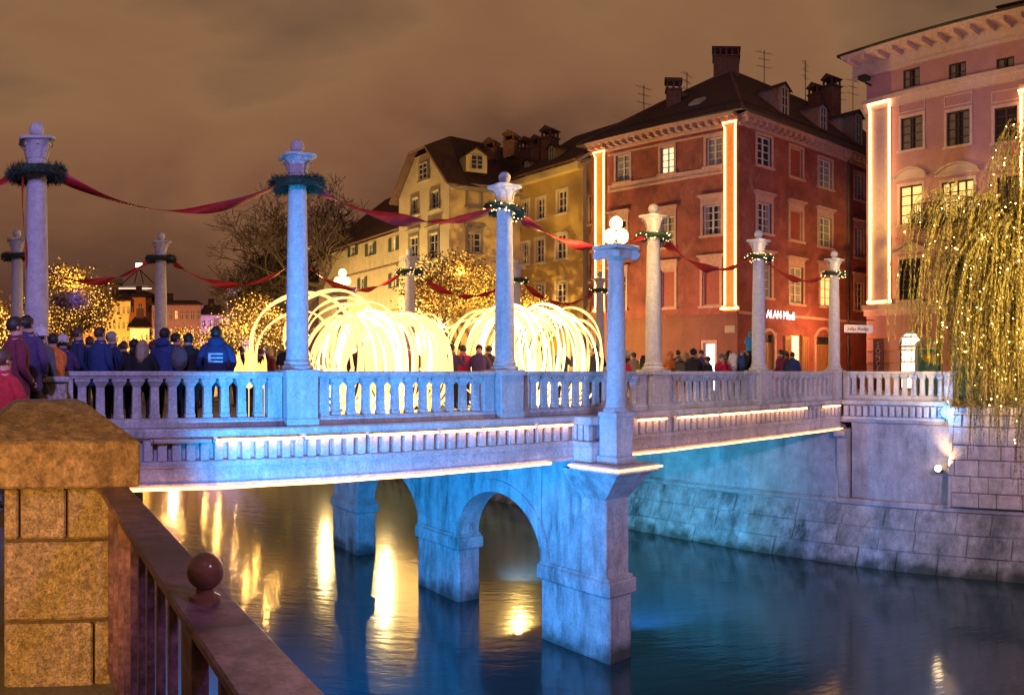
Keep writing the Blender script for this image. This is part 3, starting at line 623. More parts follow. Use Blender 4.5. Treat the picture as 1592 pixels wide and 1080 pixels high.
def window(fr, R, parent, style='plain', pane=None, frame_m=None, trim=None, nx=2, nz=3, depth=.16):
    a, b_, c, d = R; q = MB(); w = .07; bx = lambda u0, u1, o0, o1, z0, z1, bb=q: bb.box(u0, u1, o0, o1, z0, z1, T=fr)
    o0, o1 = -depth, -depth + .07
    bx(a, a + w, o0, o1, c, d); bx(b_ - w, b_, o0, o1, c, d); bx(a + w, b_ - w, o0, o1, c, c + w); bx(a + w, b_ - w, o0, o1, d - w, d)
    for k in range(1, nx): u = a + (b_ - a) * k / nx; bx(u - .04, u + .04, o0, o1 + .01, c + w, d - w)
    for k in range(1, nz): z = c + (d - c) * k / nz; bx(a + w, b_ - w, o0 + .01, o1 - .012, z - .02, z + .02)
    win = part('window', q, frame_m or white_trim, parent)
    p = MB(); p.box(a + .02, b_ - .02, -depth - .02, -depth + .012, c + .02, d - .02, T=fr); part('pane', p, pane or glass, win)
    if pane is glass and random.random() < .6:      # drawn curtains right behind the glass line
        k0 = random.uniform(.18, .4); n_ = 6
        for (ua, ub) in ((a + w, a + w + (b_ - a) * k0), (b_ - w - (b_ - a) * k0, b_ - w)):
            cq = MB()
            for k in range(n_):
                u0_, u1_ = ua + (ub - ua) * k / n_, ua + (ub - ua) * (k + 1) / n_; oa, ob = -depth + .02 + .012 * (k % 2), -depth + .02 + .012 * ((k + 1) % 2)
                cq.face([fr(u0_, oa, c + w), fr(u1_, ob, c + w), fr(u1_, ob, d - w), fr(u0_, oa, d - w)])
            part('curtain', cq, curtain_m, win)
    if trim:
        s = MB(); t = .14; bb = lambda u0, u1, o, z0, z1: s.box(u0, u1, -.01, o, z0, z1, T=fr)
        bb(a - t, a - .002, .05, c, d); bb(b_ + .002, b_ + t, .05, c, d); bb(a - t, b_ + t, .053, d + .002, d + t); bb(a - t - .05, b_ + t + .05, .12, c - .12, c - .002)
        if style == 'hood': bb(a - t - .06, b_ + t + .06, .08, d + t + .22, d + t + .30); bb(a - t - .12, b_ + t + .12, .20, d + t + .302, d + t + .39); bb(a - t, b_ + t, .03, d + t + .002, d + t + .218)
        if style == 'panel': bb(a - t, b_ + t, .04, d + t + .12, d + t + .17); bb(a - t, b_ + t, .04, d + t + .62, d + t + .67); bb(a - t, a - t + .05, .04, d + t + .172, d + t + .618); bb(b_ + t - .05, b_ + t, .04, d + t + .172, d + t + .618)
        if style in ('arc', 'tri'):
            cu = (a + b_) / 2; hw = (b_ - a) / 2 + t + .18; z0 = d + t + .25; rise = .42; n = 12 if style == 'arc' else 2
            bb(cu - hw, cu + hw, .16, z0 - .1, z0)
            P = [(cu + hw * (2 * k / n - 1), z0 + .004 + (rise * (1 - (2 * k / n - 1) ** 2) if style == 'arc' else rise * (1 - abs(2 * k / n - 1)))) for k in range(n + 1)]
            for k in range(n):
                (ua, za), (ub, zb) = P[k], P[k + 1]
                s.add([fr(ua, .20, za), fr(ub, .20, zb), fr(ub, .20, zb + .09), fr(ua, .20, za + .09), fr(ua, 0, za), fr(ub, 0, zb), fr(ub, 0, zb + .09), fr(ua, 0, za + .09)], [(0, 1, 2, 3), (3, 2, 6, 7), (0, 4, 5, 1)])
                s.face([fr(ua, .05, z0), fr(ub, .05, z0), fr(ub, .05, zb), fr(ua, .05, za)])
        part('surround', s, trim, win)
    return win
def bands(fr, u0, u1, lst, m, parent, name='string_course'):
    for (z0, z1, o) in lst: q = MB(); q.box(u0, u1, -.05, o, z0, z1, T=fr); part(name, q, m, parent)
def cornice(fr, u0, u1, z, m, parent, over=.55, h=.55, step=.45, bw=.16):
    q = MB(); q.box(u0, u1, -.05, .14, z - h, z - h + .16, T=fr); q.box(u0 - 0, u1 + 0, -.05, over, z - .17, z - .06, T=fr); q.box(u0, u1, -.05, over + .07, z - .06, z, T=fr); q.box(u0, u1, -.05, .06, z - h + .16, z - .17, T=fr)
    part('cornice', q, m, parent)
    mm = MB().box(-bw / 2, bw / 2, 0, over - .08, -.22, 0).mesh('bracket', m); ang = math.atan2(fr.d.y, fr.d.x); off = root_off(parent); n = int((u1 - u0) / step)
    # bracket local +y must look outward
    for k in range(n):
        p = Vector(fr(u0 + (k + .5) * (u1 - u0) / n, .05, z - .17)) - off
        out_ang = math.atan2(fr.n.y, fr.n.x) - PI / 2
        put('bracket', mm, p, parent, out_ang)
def box_chimney(c, w, d, z0, z1, parent, rot=0, arcade=True, name='chimney'):
    q = MB(); R = Matrix.Rotation(rot, 3, 'Z'); C = Vector((c[0], c[1], 0))
    T = lambda x, y, z: tuple(C + R @ Vector((x, y, 0)) + Vector((0, 0, z)))
    q.box(-w / 2, w / 2, -d / 2, d / 2, z0, z1 - .75, T=T); q.box(-w / 2 - .07, w / 2 + .07, -d / 2 - .07, d / 2 + .07, z1 - .76, z1 - .68, T=T)
    n = max(2, int(w / .35))
    for k in range(n + 1):
        x = -w / 2 + .06 + (w - .12) * k / n
        for y in (-d / 2 + .07, d / 2 - .07): q.box(x - .05, x + .05, y - .06, y + .06, z1 - .68, z1 - .3, T=T)
    q.box(-w / 2 - .08, w / 2 + .08, -d / 2 - .08, d / 2 + .08, z1 - .3, z1 - .24, T=T)
    q.add([T(-w / 2 - .1, -d / 2 - .1, z1 - .24), T(w / 2 + .1, -d / 2 - .1, z1 - .24), T(w / 2 + .1, d / 2 + .1, z1 - .24), T(-w / 2 - .1, d / 2 + .1, z1 - .24), T(-w / 2 - .1, 0, z1 + .05), T(w / 2 + .1, 0, z1 + .05)],
          [(0, 1, 5, 4), (2, 3, 4, 5), (0, 4, 3), (1, 2, 5)])
    return part(name, q, chim_m, parent)
def antenna(px, y0, y1, r, parent=None, label=''):
    p = at(px, r); z1 = zof(y0, r); z0 = zof(y1, r); q = MB(); q.tube([(p.x, p.y, z0 - 1), (p.x, p.y, z1)], .025, 5)
    a = random.uniform(0, PI); dx, dy = cos(a), sin(a)
    for zz, L_ in ((z1 - .15, .5), (z1 - .55, .35), (z1 - 1.0, .45)):
        if zz > z0: 
            q.tube([(p.x - dx * L_, p.y - dy * L_, zz), (p.x + dx * L_, p.y + dy * L_, zz)], .012, 4)
            for k in range(-2, 3): q.tube([(p.x + dx * L_ * k / 2 - dy * .16, p.y + dy * L_ * k / 2 + dx * .16, zz), (p.x + dx * L_ * k / 2 + dy * .16, p.y + dy * L_ * k / 2 - dx * .16, zz)], .008, 3)
    return part('antenna', q, dark_iron, parent)
def roof_poly(faces, parent, m=tile_m, thick=.14, name='roof'):
    q = MB()
    for f in faces: q.face(f)
    o = part(name, q, m, parent)
    md = o.modifiers.new('thickness', 'SOLIDIFY'); md.thickness = thick; md.offset = 0
    return o
def dormer(fr, px, py_top, py_bot, wpx, setback, parent, wallm, roof_len=2.2, winm=None, pane=None):
    """gabled dormer standing on the roof behind the facade fr; front plane set back from the wall"""
    fr2 = Frame(fr(0, -setback, 0)[:2], fr(fr.len, -setback, 0)[:2]); fr2.n = fr.n
    u, r = fr2.hit(px); z1 = zof(py_top, r); z0 = zof(py_bot, r); hw = wpx / F * r / 2 * 1.12; zs_ = z1 - hw * .75
    q = MB(); q.add([fr2(u - hw, 0, z0), fr2(u + hw, 0, z0), fr2(u + hw, 0, zs_), fr2(u, 0, z1 - .1), fr2(u - hw, 0, zs_), fr2(u - hw, -roof_len, z0), fr2(u + hw, -roof_len, z0), fr2(u + hw, -roof_len, zs_), fr2(u - hw, -roof_len, zs_)],
                    [(0, 1, 2, 3, 4), (0, 4, 8, 5), (1, 6, 7, 2)])
    dmr = part('dormer', q, wallm, parent)
    q = MB(); e_ = .14
    for s in (-1, 1): q.add([fr2(u, e_, z1), fr2(u + s * (hw + e_), e_, zs_ - e_ * .75), fr2(u + s * (hw + e_), -roof_len, zs_ - e_ * .75), fr2(u, -roof_len, z1), fr2(u, e_, z1 - .09), fr2(u + s * (hw + e_), e_, zs_ - e_ * .75 - .09)], [(0, 1, 2, 3), (0, 4, 5, 1)])
    part('dormer_roof', q, tile_m, dmr)
    wd = hw * .55; zc0 = z0 + (zs_ - z0) * .22; zc1 = zs_ - .03; q = MB()
    q.box(u - wd - .06, u + wd + .06, .01, .06, zc0 - .06, zc0, T=fr2); q.box(u - wd - .06, u + wd + .06, .01, .06, zc1, zc1 + .06, T=fr2)
    for k in (-1, 0, 1): q.box(u + k * wd - .035, u + k * wd + .035, .01, .06, zc0, zc1, T=fr2)
    for k in (1, 2): z = zc0 + (zc1 - zc0) * k / 3; q.box(u - wd, u + wd, .012, .05, z - .02, z + .02, T=fr2)
    part('dormer_window', q, winm or white_trim, dmr)
    q = MB(); q.box(u - wd, u + wd, .003, .02, zc0, zc1, T=fr2); part('pane', q, pane or glass, dmr)
    return dmr

# ---- red corner house
RC = (31.57, 22.90); RL = (30.55, 32.45); RR = (46.0, 20.75)
fL = Frame(RL, RC, flip=1); fR = Frame(RC, RR, flip=1)
if Vector(fL(0, 1, 0)).length > Vector(fL(0, 0, 0)).length: fL.n *= -1
if Vector(fR(0, 1, 0)).length > Vector(fR(0, 0, 0)).length: fR.n *= -1
red = thing('red_house', (36, 27, ST), 'dark red corner house with rope light pilasters, dentil cornice and hipped tiled roof', 'house')
EZ = 12.85
wl = [((958, 240, 979, 282), 'plain', glass, 3), ((1027, 228, 1048, 269), 'plain', lit_pale, 3), ((1098, 213, 1123, 257), 'plain', glass, 3),
      ((950, 342, 974, 392), 'hood', glass, 3), ((1026, 336, 1048, 384), 'hood', glass, 3), ((1093, 318, 1121, 365), 'hood', glass, 3),
      ((950, 428, 973, 480), 'hood', glass, 3), ((1028, 420, 1049, 478), 'hood', None, 3), ((1092, 412, 1119, 475), 'hood', None, 3)]
wr = [((1177, 212, 1199, 258), 'plain', glass), ((1228, 230, 1247, 276), 'plain', None), ((1273, 248, 1293, 292), 'plain', glass), ((1329, 270, 1342, 310), 'plain', glass),
      ((1177, 315, 1199, 362), 'hood', glass), ((1228, 327, 1247, 374), 'hood', None), ((1273, 338, 1293, 384), 'hood', glass), ((1329, 355, 1342, 400), 'hood', glass),
      ((1177, 405, 1199, 462), 'hood', glass), ((1228, 415, 1248, 472), 'hood', glass), ((1275, 422, 1295, 476), 'hood', lit_pane), ((1329, 438, 1342, 482), 'hood', glass)]
zBase = 3.35 - 0.4
HL = [fL.rect(*w[0]) for w in wl]; HR = [fR.rect(*w[0]) for w in wr]
doorR = fR.rect(1229, 520, 1246, 577); doorR = (doorR[0], doorR[1], ST, doorR[3]); gateR = fR.rect(1268, 524, 1292, 577); gateR = (gateR[0], gateR[1], ST, gateR[3])
door2 = fR.rect(1186, 520, 1203, 577); door2 = (door2[0], door2[1], ST, door2[3])
lightL = fL.rect(1094, 533, 1112, 577); lightL = (lightL[0], lightL[1], ST, lightL[3])
part('wall', wall(fL, 0, fL.len, ST, EZ - .3, HL + [lightL]), red_plaster, red); part('wall', wall(fR, 0, fR.len, ST, EZ - .3, HR + [doorR, gateR, door2]), red_plaster, red)
blind = mat('red_blind', (.22, .045, .035), .7, var=.15)
for (w, st, pn, nx), h in zip(wl, HL): window(fL, h, red, st, pn or blind, trim=trim_rose, nx=2 if pn else 1, nz=4 if pn else 1, depth=.18 if pn else .12, frame_m=white_trim if pn else trim_rose)
for (w, st, pn), h in zip(wr, HR): window(fR, h, red, st, pn or blind, trim=trim_rose, nx=2 if pn else 1, nz=4 if pn else 1, depth=.18 if pn else .12, frame_m=white_trim if pn else trim_rose)
window(fL, lightL, red, 'plain', shop_glow, nx=1, nz=1, trim=trim_rose)
_, rr_ = fL.hit(1040)
zb = zof(296, fL.hit(945)[1])
uW = fL.hit(1124)[0]
bands(fL, fL.hit(946)[0], uW, [(9.98, 10.10, .10), (10.10, 10.38, .05), (12.02, 12.12, .045)], trim_rose, red)
bands(fL, 0, fL.len, [(zBase - .08, zBase + .06, .10)], red_plaster, red); bands(fR, 0, fR.len, [(zBase - .08, zBase + .06, .10)], trim_rose, red)
q = MB(); q.box(.02, fL.len - .02, -.04, .045, ST, zBase - .08, T=fL); 
# storefront cladding left and right of the lit opening
q = MB(); q.box(.02, lightL[0] - .2, -.04, .045, ST, zBase - .1, T=fL); q.box(lightL[1] + .2, fL.len - .02, -.04, .045, ST, zBase - .1, T=fL); q.box(lightL[0] - .198, lightL[1] + .198, -.04, .045, lightL[3] + .16, zBase - .1, T=fL); part('shop_cladding', q, red_base, red)
cornice(fL, 0, fL.len, EZ, trim_rose, red); cornice(fR, 0, fR.len, EZ, trim_rose, red)
apex = (37.2, 27.6, 17.75); r2 = (50, 25.8, 17.75); ov = .62
def ext(p, q_): return p
e0 = fL(0, ov, EZ); e1 = tuple((Vector(fL(fL.len + ov, ov, EZ)))); e2 = fR(fR.len, ov, EZ); bk = (48, 30.5, EZ); e0b = (30.0, 33.1, EZ)
roof_poly([[e0b, e1, apex], [e1, e2, r2, apex], [e0b, apex, r2, bk]], red)
q = MB()
for (a, b_) in ((e0b, e1), (e1, e2)): q.tube([Vector(a) + Vector((0, 0, .02)), Vector(b_) + Vector((0, 0, .02))], .07, 8)
part('gutter', q, dark_iron, red)
# ridge caps, snow rails and skylight
q = MB()
for (a, b_) in ((e1, apex), (e0b, apex), (apex, r2)):
    A, B = Vector(a), Vector(b_); n = int((B - A).length / .4)
    for k in range(n): q.tube([A.lerp(B, k / n) + Vector((0, 0, .04)), A.lerp(B, (k + .9) / n) + Vector((0, 0, .07))], [.10, .075], 6)
part('ridge_tiles', q, chim_m, red, kind='stuff')
q = MB()
for s in (.10, .13):
    A = Vector(e1).lerp(Vector(apex), s); B = Vector(e0b).lerp(Vector(apex), s); C_ = Vector(r2).lerp(Vector(e2), 1 - s)
    q.tube([A + Vector((0, 0, .15)), B + Vector((0, 0, .15))], .02, 4); q.tube([A + Vector((0, 0, .15)), C_ + Vector((0, 0, .15))], .02, 4)
part('snow_rail', q, dark_iron, red)
nL = (Vector(e1) - Vector(e0b)).cross(Vector(apex) - Vector(e0b)).normalized(); nL = nL if nL.z > 0 else -nL
c_ = Vector(e0b).lerp(Vector(e1), .66).lerp(Vector(apex), .32); ud = (Vector(e1) - Vector(e0b)).normalized(); vd = nL.cross(ud)
q = MB(); q.add([c_ + ud * a + vd * b_ + nL * h for h in (.05, .18) for (a, b_) in ((-.35, -.4), (.35, -.4), (.35, .4), (-.35, .4))], [(0, 3, 2, 1), (4, 5, 6, 7), (0, 1, 5, 4), (1, 2, 6, 5), (2, 3, 7, 6), (3, 0, 4, 7)]); part('skylight', q, white_trim, red)
p = at(1129, 46.5); box_chimney((p.x, p.y), 1.5, 1.1, 16.3, 19.3, red, -.9)
p = at(1047, 44); box_chimney((p.x, p.y), .8, .7, 13.6, 16.5, red, -.8)
p = at(1058, 44.8); box_chimney((p.x, p.y), .7, .6, 14.3, 15.9, red, -.8)
p = at(1273, 50.5); box_chimney((p.x, p.y), 1.1, .9, 16, 18.5, red, -.3)
p = at(1293, 50.0); box_chimney((p.x, p.y), .8, .9, 16, 18.9, red, -.3)
dormer(fR, 1219, 127, 190, 22, .75, red, trim_rose); dormer(fR, 1279, 158, 212, 21, .75, red, trim_rose); dormer(fR, 1334, 170, 236, 22, .75, red, trim_rose)
for (px, a, b_, r) in ((1001, 132, 176, 43), (1068, 112, 152, 45), (1188, 78, 120, 47), (1252, 95, 148, 49), (1305, 130, 175, 50), (1326, 122, 178, 51)): antenna(px, a, b_, r, red)
q = MB(); u, _ = fR.hit(1316); q.tube([fR(u, .12, ST), fR(u, .12, EZ - .5)], .07, 8); part('downpipe', q, dark_iron, red)
q = MB(); u, _ = fR.hit(1262); q.box(u, u + .35, .045, .06, 0, 2.3, T=fR)
# shutters, doors
def leaf_door(fr, R, parent, m, name='door', arch=True, lit=None):
    a, b_, c, d = R; q = MB(); o = -.15; q.box(a, b_, o - .05, o, c, d - .4, T=fr)
    for k in range(6): u = a + (b_ - a) * (k + .5) / 6; q.box(u - .06, u + .06, o, o + .025, c + .1, d - .5, T=fr)
    dr = part(name, q, m, parent)
    f = MB(); f.box(a - .16, a, -.02, .07, c, d + .1, T=fr); f.box(b_, b_ + .16, -.02, .07, c, d + .1, T=fr); n = 8
    for k in range(n):
        t0, t1 = PI * k / n, PI * (k + 1) / n; cu = (a + b_) / 2; h = (b_ - a) / 2
        P = [(cu - cos(t) * rr, d - .2 + sin(t) * rr * .9) for t, rr in ((t0, h), (t1, h), (t1, h + .16), (t0, h + .16))]
        f.add([fr(u_, .07, z_) for u_, z_ in P] + [fr(u_, -.02, z_) for u_, z_ in P], [(0, 1, 2, 3), (3, 2, 6, 7), (0, 4, 5, 1)])
    part('door_frame', f, trim_rose, dr); g2 = MB(); g2.box(a, b_, o - .06, o - .01, d - .4, d, T=fr); part('fanlight', g2, lit or glass, dr)
    return dr
window(fR, doorR, red, 'plain', emis('doorway_light', (1, .80, .35), 1.5), nx=1, nz=2, frame_m=wood_door)
leaf_door(fR, gateR, red, wood_door); leaf_door(fR, door2, red, wood_door)
for u0, sgn in ((doorR[0], -1), (doorR[1], 1)):
    q = MB(); a = u0 + sgn * .55; A, B = min(u0, a), max(u0, a); q.box(A, B, .05, .10, ST, doorR[3] - .1, T=fR)
    for k in range(3): q.box(A + .05 + k * .16, A + .12 + k * .16, .10, .125, ST + .2, doorR[3] - .3, T=fR)
    part('shutter', q, wood_door, red)
# plaque and shop letters
pq = MB(); a, b_, c, d = fR.rect(1152, 505, 1164, 518) ; a2 = fL.rect(1128, 506, 1144, 517); pq.box(a2[0], a2[1], .04, .08, a2[2], a2[3], T=fL); part('plaque', pq, grey_trim, red)
def lettering(txt, loc, rz, size, m, parent=None, name='lettering', ext_=.015, vert=False):
    cu = bpy.data.curves.new(name, 'FONT'); cu.body = txt; cu.size = size; cu.extrude = ext_; cu.align_x = 'LEFT'; cu.resolution_u = 3
    if vert: cu.space_line = .8; cu.align_x = 'CENTER'
    tmp = bpy.data.objects.new('tmp', cu); COL.objects.link(tmp); bpy.context.view_layer.update()
    me = bpy.data.meshes.new_from_object(tmp.evaluated_get(bpy.context.evaluated_depsgraph_get())); me.name = name
    bpy.data.objects.remove(tmp); me.materials.clear(); me.materials.append(m)
    o = bpy.data.objects.new(name, me); COL.objects.link(o); o.parent = parent; o.location = Vector(loc) - root_off(parent)
    o.rotation_euler = (PI / 2, 0, rz); return o
angR = math.atan2(fR.d.y, fR.d.x)
a, b_, c, d = fR.rect(1170, 482, 1232, 492)
sg = tag(lettering('G A ALAN Mladi', fR(a, .14, c - .1), angR, .62, text_e), 'white lit shop letters on the red house above the arched doorway', 'shop sign'); sg.scale.x = (b_ - a) / max(.1, sg.dimensions.x)
# rope lights on the two pilasters
def pilaster(fr, x0, x1, y0, y1, parent, label, wide, trim_m, foot=True, rad=.05):
    u0, u1, z0, z1 = fr.rect(x0, y0, x1, y1)
    q = MB(); q.box(u0 - .02, u1 + .02, -.05, .12, z0, z1, T=fr); q.box(u0 - .12, u1 + .12, -.05, .20, z1, z1 + .25, T=fr); q.box(u0 - .12, u1 + .12, -.05, .20, z0 - .25, z0, T=fr); part('pilaster', q, trim_m, parent)
    q = MB(); o = .20; P = [fr(u0, o, z0 + .05), fr(u0, o, z1 - .3), fr(u0 - .1, .26, z1 - .05), fr(u1 + .1, .26, z1 - .05), fr(u1, o, z1 - .3), fr(u1, o, z0 + .05)]
    if foot: P += [fr(u1 + wide, .26, z0 - .12), fr(u0 - wide, .26, z0 - .12)]
    q.tube(P, rad, 6, closed=foot); return tag(part('rope_light', q, rope_b), label, 'rope light', 'rope lights outlining the pilasters')
pilaster(fL, 1130, 1146, 190, 476, red, 'rope light outlining the corner pilaster of the red house', .22, orange_pl)
pilaster(fL, 929, 942, 236, 480, red, 'rope light outlining the left end pilaster of the red house', .1, orange_pl)

# ---- pink house
PA = (36.5, 18.25); PB = (33.9, 4.4)
fP = Frame(PA, PB)
if Vector(fP(0, 1, 0)).length > Vector(fP(0, 0, 0)).length: fP.n *= -1
pink = thing('pink_house', (39, 12, ST), 'tall pink house with white rope lit pilaster and heavy cornice behind the willow', 'house')
wp = [((1404, 106, 1430, 135), 'none', glass), ((1475, 97, 1502, 126), 'none', glass), ((1549, 89, 1577, 118), 'none', glass),
      ((1401, 181, 1435, 232), 'panel', glass), ((1472, 172, 1508, 226), 'panel', glass), ((1546, 166, 1582, 220), 'panel', glass),
      ((1399, 288, 1434, 348), 'arc', lit_pane), ((1464, 281, 1514, 344), 'arc', lit_pane), ((1550, 274, 1586, 336), 'arc', glass),
      ((1399, 402, 1432, 466), 'tri', glass), ((1470, 398, 1505, 464), 'tri', glass), ((1545, 392, 1582, 462), 'tri', glass)]
HP = [fP.rect(*w[0]) for w in wp]
ap_ = fP.rect(1398, 516, 1432, 577); ap_ = (ap_[0], ap_[1], .0 - .9, ap_[3]); ap2 = fP.rect(1484, 512, 1522, 577); ap2 = (ap2[0], ap2[1], -.9, ap2[3])
side = fP.rect(1352, 520, 1358, 577)
ZP = zof(104, fP.hit(1420)[1]) + .75
part('wall', wall(fP, 0, fP.len, ST, ZP, HP + [ap_, ap2]), pink_pl, pink)
fS = Frame(PA, (46.5, 16.9))
if (Vector(fS(2, 1, 0)).y < Vector(fS(2, 0, 0)).y): fS.n *= -1
part('side_wall', wall(fS, 0, fS.len, ST, ZP, []), pink_pl, pink)
for (w, st, pn), h in zip(wp, HP): window(fP, h, pink, st, pn, frame_m=dark_wood, trim=pink_trim if st != 'none' else None, nx=4 if w[2] - w[0] > 45 else 2, nz=4 if h[3] - h[2] > 1.2 else 2, depth=.12)
cz = lambda px, py: zof(py, fP.hit(px)[1])
bands(fP, -.1, fP.len, [(cz(1450, 152), cz(1450, 141), .16), (cz(1450, 141), cz(1450, 134), .32), (cz(1400, 489), cz(1400, 480), .12), (cz(1400, 480), cz(1400, 472), .3)], pink_trim, pink)
cornice(fP, -.9, fP.len, ZP + .35, pink_trim, pink, over=1.0, h=1.0, step=.85, bw=.26)
bands(fP, .0, fP.len, [(.45, .52, .03), (1.05, 1.12, .03), (1.7, 1.77, .03), (-.3, -.23, .03)], orange_pl, pink, 'rustication_band')
for h in (ap_, ap2):
    win = window(fP, (h[0], h[1], h[2], h[3]), pink, 'none', shop_glow, frame_m=dark_wood, nx=1, nz=1, depth=.14)
    q = MB(); n = 10; cu = (h[0] + h[1]) / 2; hw = (h[1] - h[0]) / 2; zt = h[3] - hw
    for k in range(n):      # spandrels that turn the opening into an arch, and its moulding
        t0, t1 = PI * k / n, PI * (k + 1) / n
        P = [(cu - cos(t) * r_, zt + sin(t) * r_) for t, r_ in ((t0, hw), (t1, hw), (t1, hw + .12), (t0, hw + .12))]
        q.add([fP(u_, .05, z_) for u_, z_ in P] + [fP(u_, -.1, z_) for u_, z_ in P], [(0, 1, 2, 3), (3, 2, 6, 7), (0, 4, 5, 1)])
        ya, yb = P[0], P[1]; q.face([fP(ya[0], .012, ya[1]), fP(yb[0], .012, yb[1]), fP(yb[0], .012, h[3] + .02), fP(ya[0], .012, h[3] + .02)])
    q.box(h[0] - .12, h[0], -.1, .05, h[2], zt, T=fP); q.box(h[1], h[1] + .12, -.1, .05, h[2], zt, T=fP); q.box(h[0], h[1], -.13, -.05, zt - .1, zt, T=fP)
    part('arch_moulding', q, pink_pl, win)
A = Vector(fP(-1.1, 1.05, ZP + .36)); B = Vector(fP(fP.len, 1.05, ZP + .36)); C_ = Vector((44.5, 5.5, ZP + 3.6)); D_ = Vector((44.8, 13.5, ZP + 3.6)); E_ = Vector((50, 17.0, ZP + .36))
roof_poly([[A, B, C_, D_], [A, D_, E_]], pink)
q = MB(); q.tube([A + Vector((0, 0, .04)), B + Vector((0, 0, .04))], .08, 8); part('gutter', q, dark_iron, pink)
p = at(1580, 40); box_chimney((p.x, p.y), 1.6, 1.0, ZP + 1.2, zof(4, 40), pink, 1.4)
pilaster(fP, 1356, 1386, 160, 466, pink, 'tall white hot rope light outlining the pilaster of the pink house', .14, pink_trim, rad=.06)
pilaster(fP, 1590, 1610, 140, 466, pink, 'rope light on the second pink house pilaster at the right edge', .14, pink_trim, rad=.06)
q = MB(); u, r = fP.hit(1354); z_ = zof(125, r); q.box(u - .25, u + .25, .35, .8, z_ - .15, z_ + .05, T=fP); q.box(u - .04, u + .04, 0, .5, z_ - .3, z_ - .22, T=fP); part('facade_lantern', q, dark_iron, pink)
# balcony with planter
u0, u1, z0, z1 = fP.rect(1434, 326, 1530, 346)
q = MB(); q.box(u0, u1, 0, .8, z0 - .05, z0 + .12, T=fP); 
for k in range(26): u = u0 + .03 + (u1 - u0 - .06) * k / 25; q.box(u - .012, u + .012, .76, .785, z0 + .12, z1 + .3, T=fP)
q.box(u0, u1, .75, .80, z1 + .3, z1 + .34, T=fP); part('balcony', q, dark_iron, pink)
V = []
for k in range(1600):
    c = Vector(fP(random.uniform(u0 - .3, u1 + .1), random.uniform(.3, 1.05), z0 + random.gauss(.25, .28) - (.5 if random.random() < .2 else 0)))
    a = Vector((random.gauss(0, 1), random.gauss(0, 1), random.gauss(0, 1))).normalized() * .07; b_ = a.orthogonal().normalized() * .04
    V.append([c - a, c - b_, c + a, c + b_])
pl = tag(quads('balcony_plants', np.array([[list(v) for v in f] for f in V]), ivy_m), 'trailing plants along the balcony of the pink house', 'plants', kind='stuff')
# signs
u0, u1, z0, z1 = fP.rect(1362, 527, 1378, 577)
bn = thing('vertical_banner', fP(u0, .3, -1), 'purple vertical banner with white letters on the pink house', 'banner')
q = MB(); q.box(u0, u1, .22, .25, -.95, z1, T=fP); part('cloth', q, mat('purple_cloth', (.10, .02, .07), .8), bn)
angP = math.atan2(fP.d.y, fP.d.x) if fP.d.cross(Vector((0, 0, 1))).dot(fP.n) > 0 else math.atan2(-fP.d.y, -fP.d.x)
lettering('S\nO\nN\nC\nE', fP((u0 + u1) / 2, .27, z1 - .42), angP, .40, white_trim, bn, vert=True)
hs = thing('hanging_sign', at(1336, 38.3, 0), 'white hanging sign board with red lettering on the street corner', 'sign')
q = MB(); p0 = at(1313, 38.0); p1 = at(1356, 38.6); z0, z1 = zof(517, 38.3), zof(505, 38.3)
d_ = (p1 - p0).normalized(); n_ = Vector((d_.y, -d_.x, 0)); n_ = n_ if n_.dot(-p0) > 0 else -n_
Tn = lambda u, o, z: tuple(p0 + d_ * u + n_ * o + Vector((0, 0, z)))
q.bev(0, (p1 - p0).length, -.06, .06, z0, z1, .02, T=Tn); part('board', q, emis('sign_face', (1, .8, .8), .35, False), hs)
q = MB(); q.tube([Tn(.9, 0, z1), Tn(.9, 0, z1 + .25), Tn(1.6, 0, z1 + .25)], .025, 5); part('bracket', q, dark_iron, hs)
l_ = lettering('Julija Atelje', Tn(.12, .075, z0 + .1), math.atan2(d_.y, d_.x), .25, mat('red_letters', (.5, .02, .02), .6), hs)
cb = thing('portable_cabin', at(1442, 30.5, ST), 'blue portable toilet cabin with yellow emblem behind the quay balustrade', 'cabin', 'portable cabins')
cx, cy = at(1442, 30.5).x, at(1442, 30.5).y
R_ = Matrix.Rotation(-th(1442) + .15, 3, 'Z'); TT = lambda x, y, z: tuple(Vector((cx, cy, 0)) + R_ @ Vector((x, y, 0)) + Vector((0, 0, z)))
q = MB(); q.bev(-.45, .45, -.45, .45, ST, .95, .04, T=TT); part('body', q, cabin_m, cb)
q = MB(); q.add([TT(x, y, z) for (z, s) in ((.95, .5), (1.12, .42), (1.28, .2)) for (x, y) in ((-s, -s), (s, -s), (s, s), (-s, s))], [(0, 1, 5, 4), (1, 2, 6, 5), (2, 3, 7, 6), (3, 0, 4, 7), (4, 5, 9, 8), (5, 6, 10, 9), (6, 7, 11, 10), (7, 4, 8, 11), (8, 9, 10, 11)]); part('roof', q, cabin_roof, cb)
q = MB(); q.box(-.34, .34, -.475, -.455, ST + .12, .82, T=TT); dr = part('door', q, cabin_m, cb); 
q = MB(); q.box(.24, .28, -.50, -.477, -.15, .05, T=TT); part('handle', q, dark_iron, dr)
q = MB(); n = 14
q.face([TT(.27 * cos(2 * PI * k / n) , -.479, .50 + .20 * sin(2 * PI * k / n) * (1 if sin(2 * PI * k / n) > 0 else .8)) for k in range(n)]); part('emblem', q, mat('yellow_emblem', (.55, .36, .05), .6), dr)
q = MB(); q.box(-.36, .36, -.475, -.46, .84, .93, T=TT); part('notice_strip', q, white_trim, cb)
c2 = copy_tree(cb); c2.location = at(1502, 29.5, ST); c2['label'] = 'blue portable toilet cabin half hidden behind willow strands'

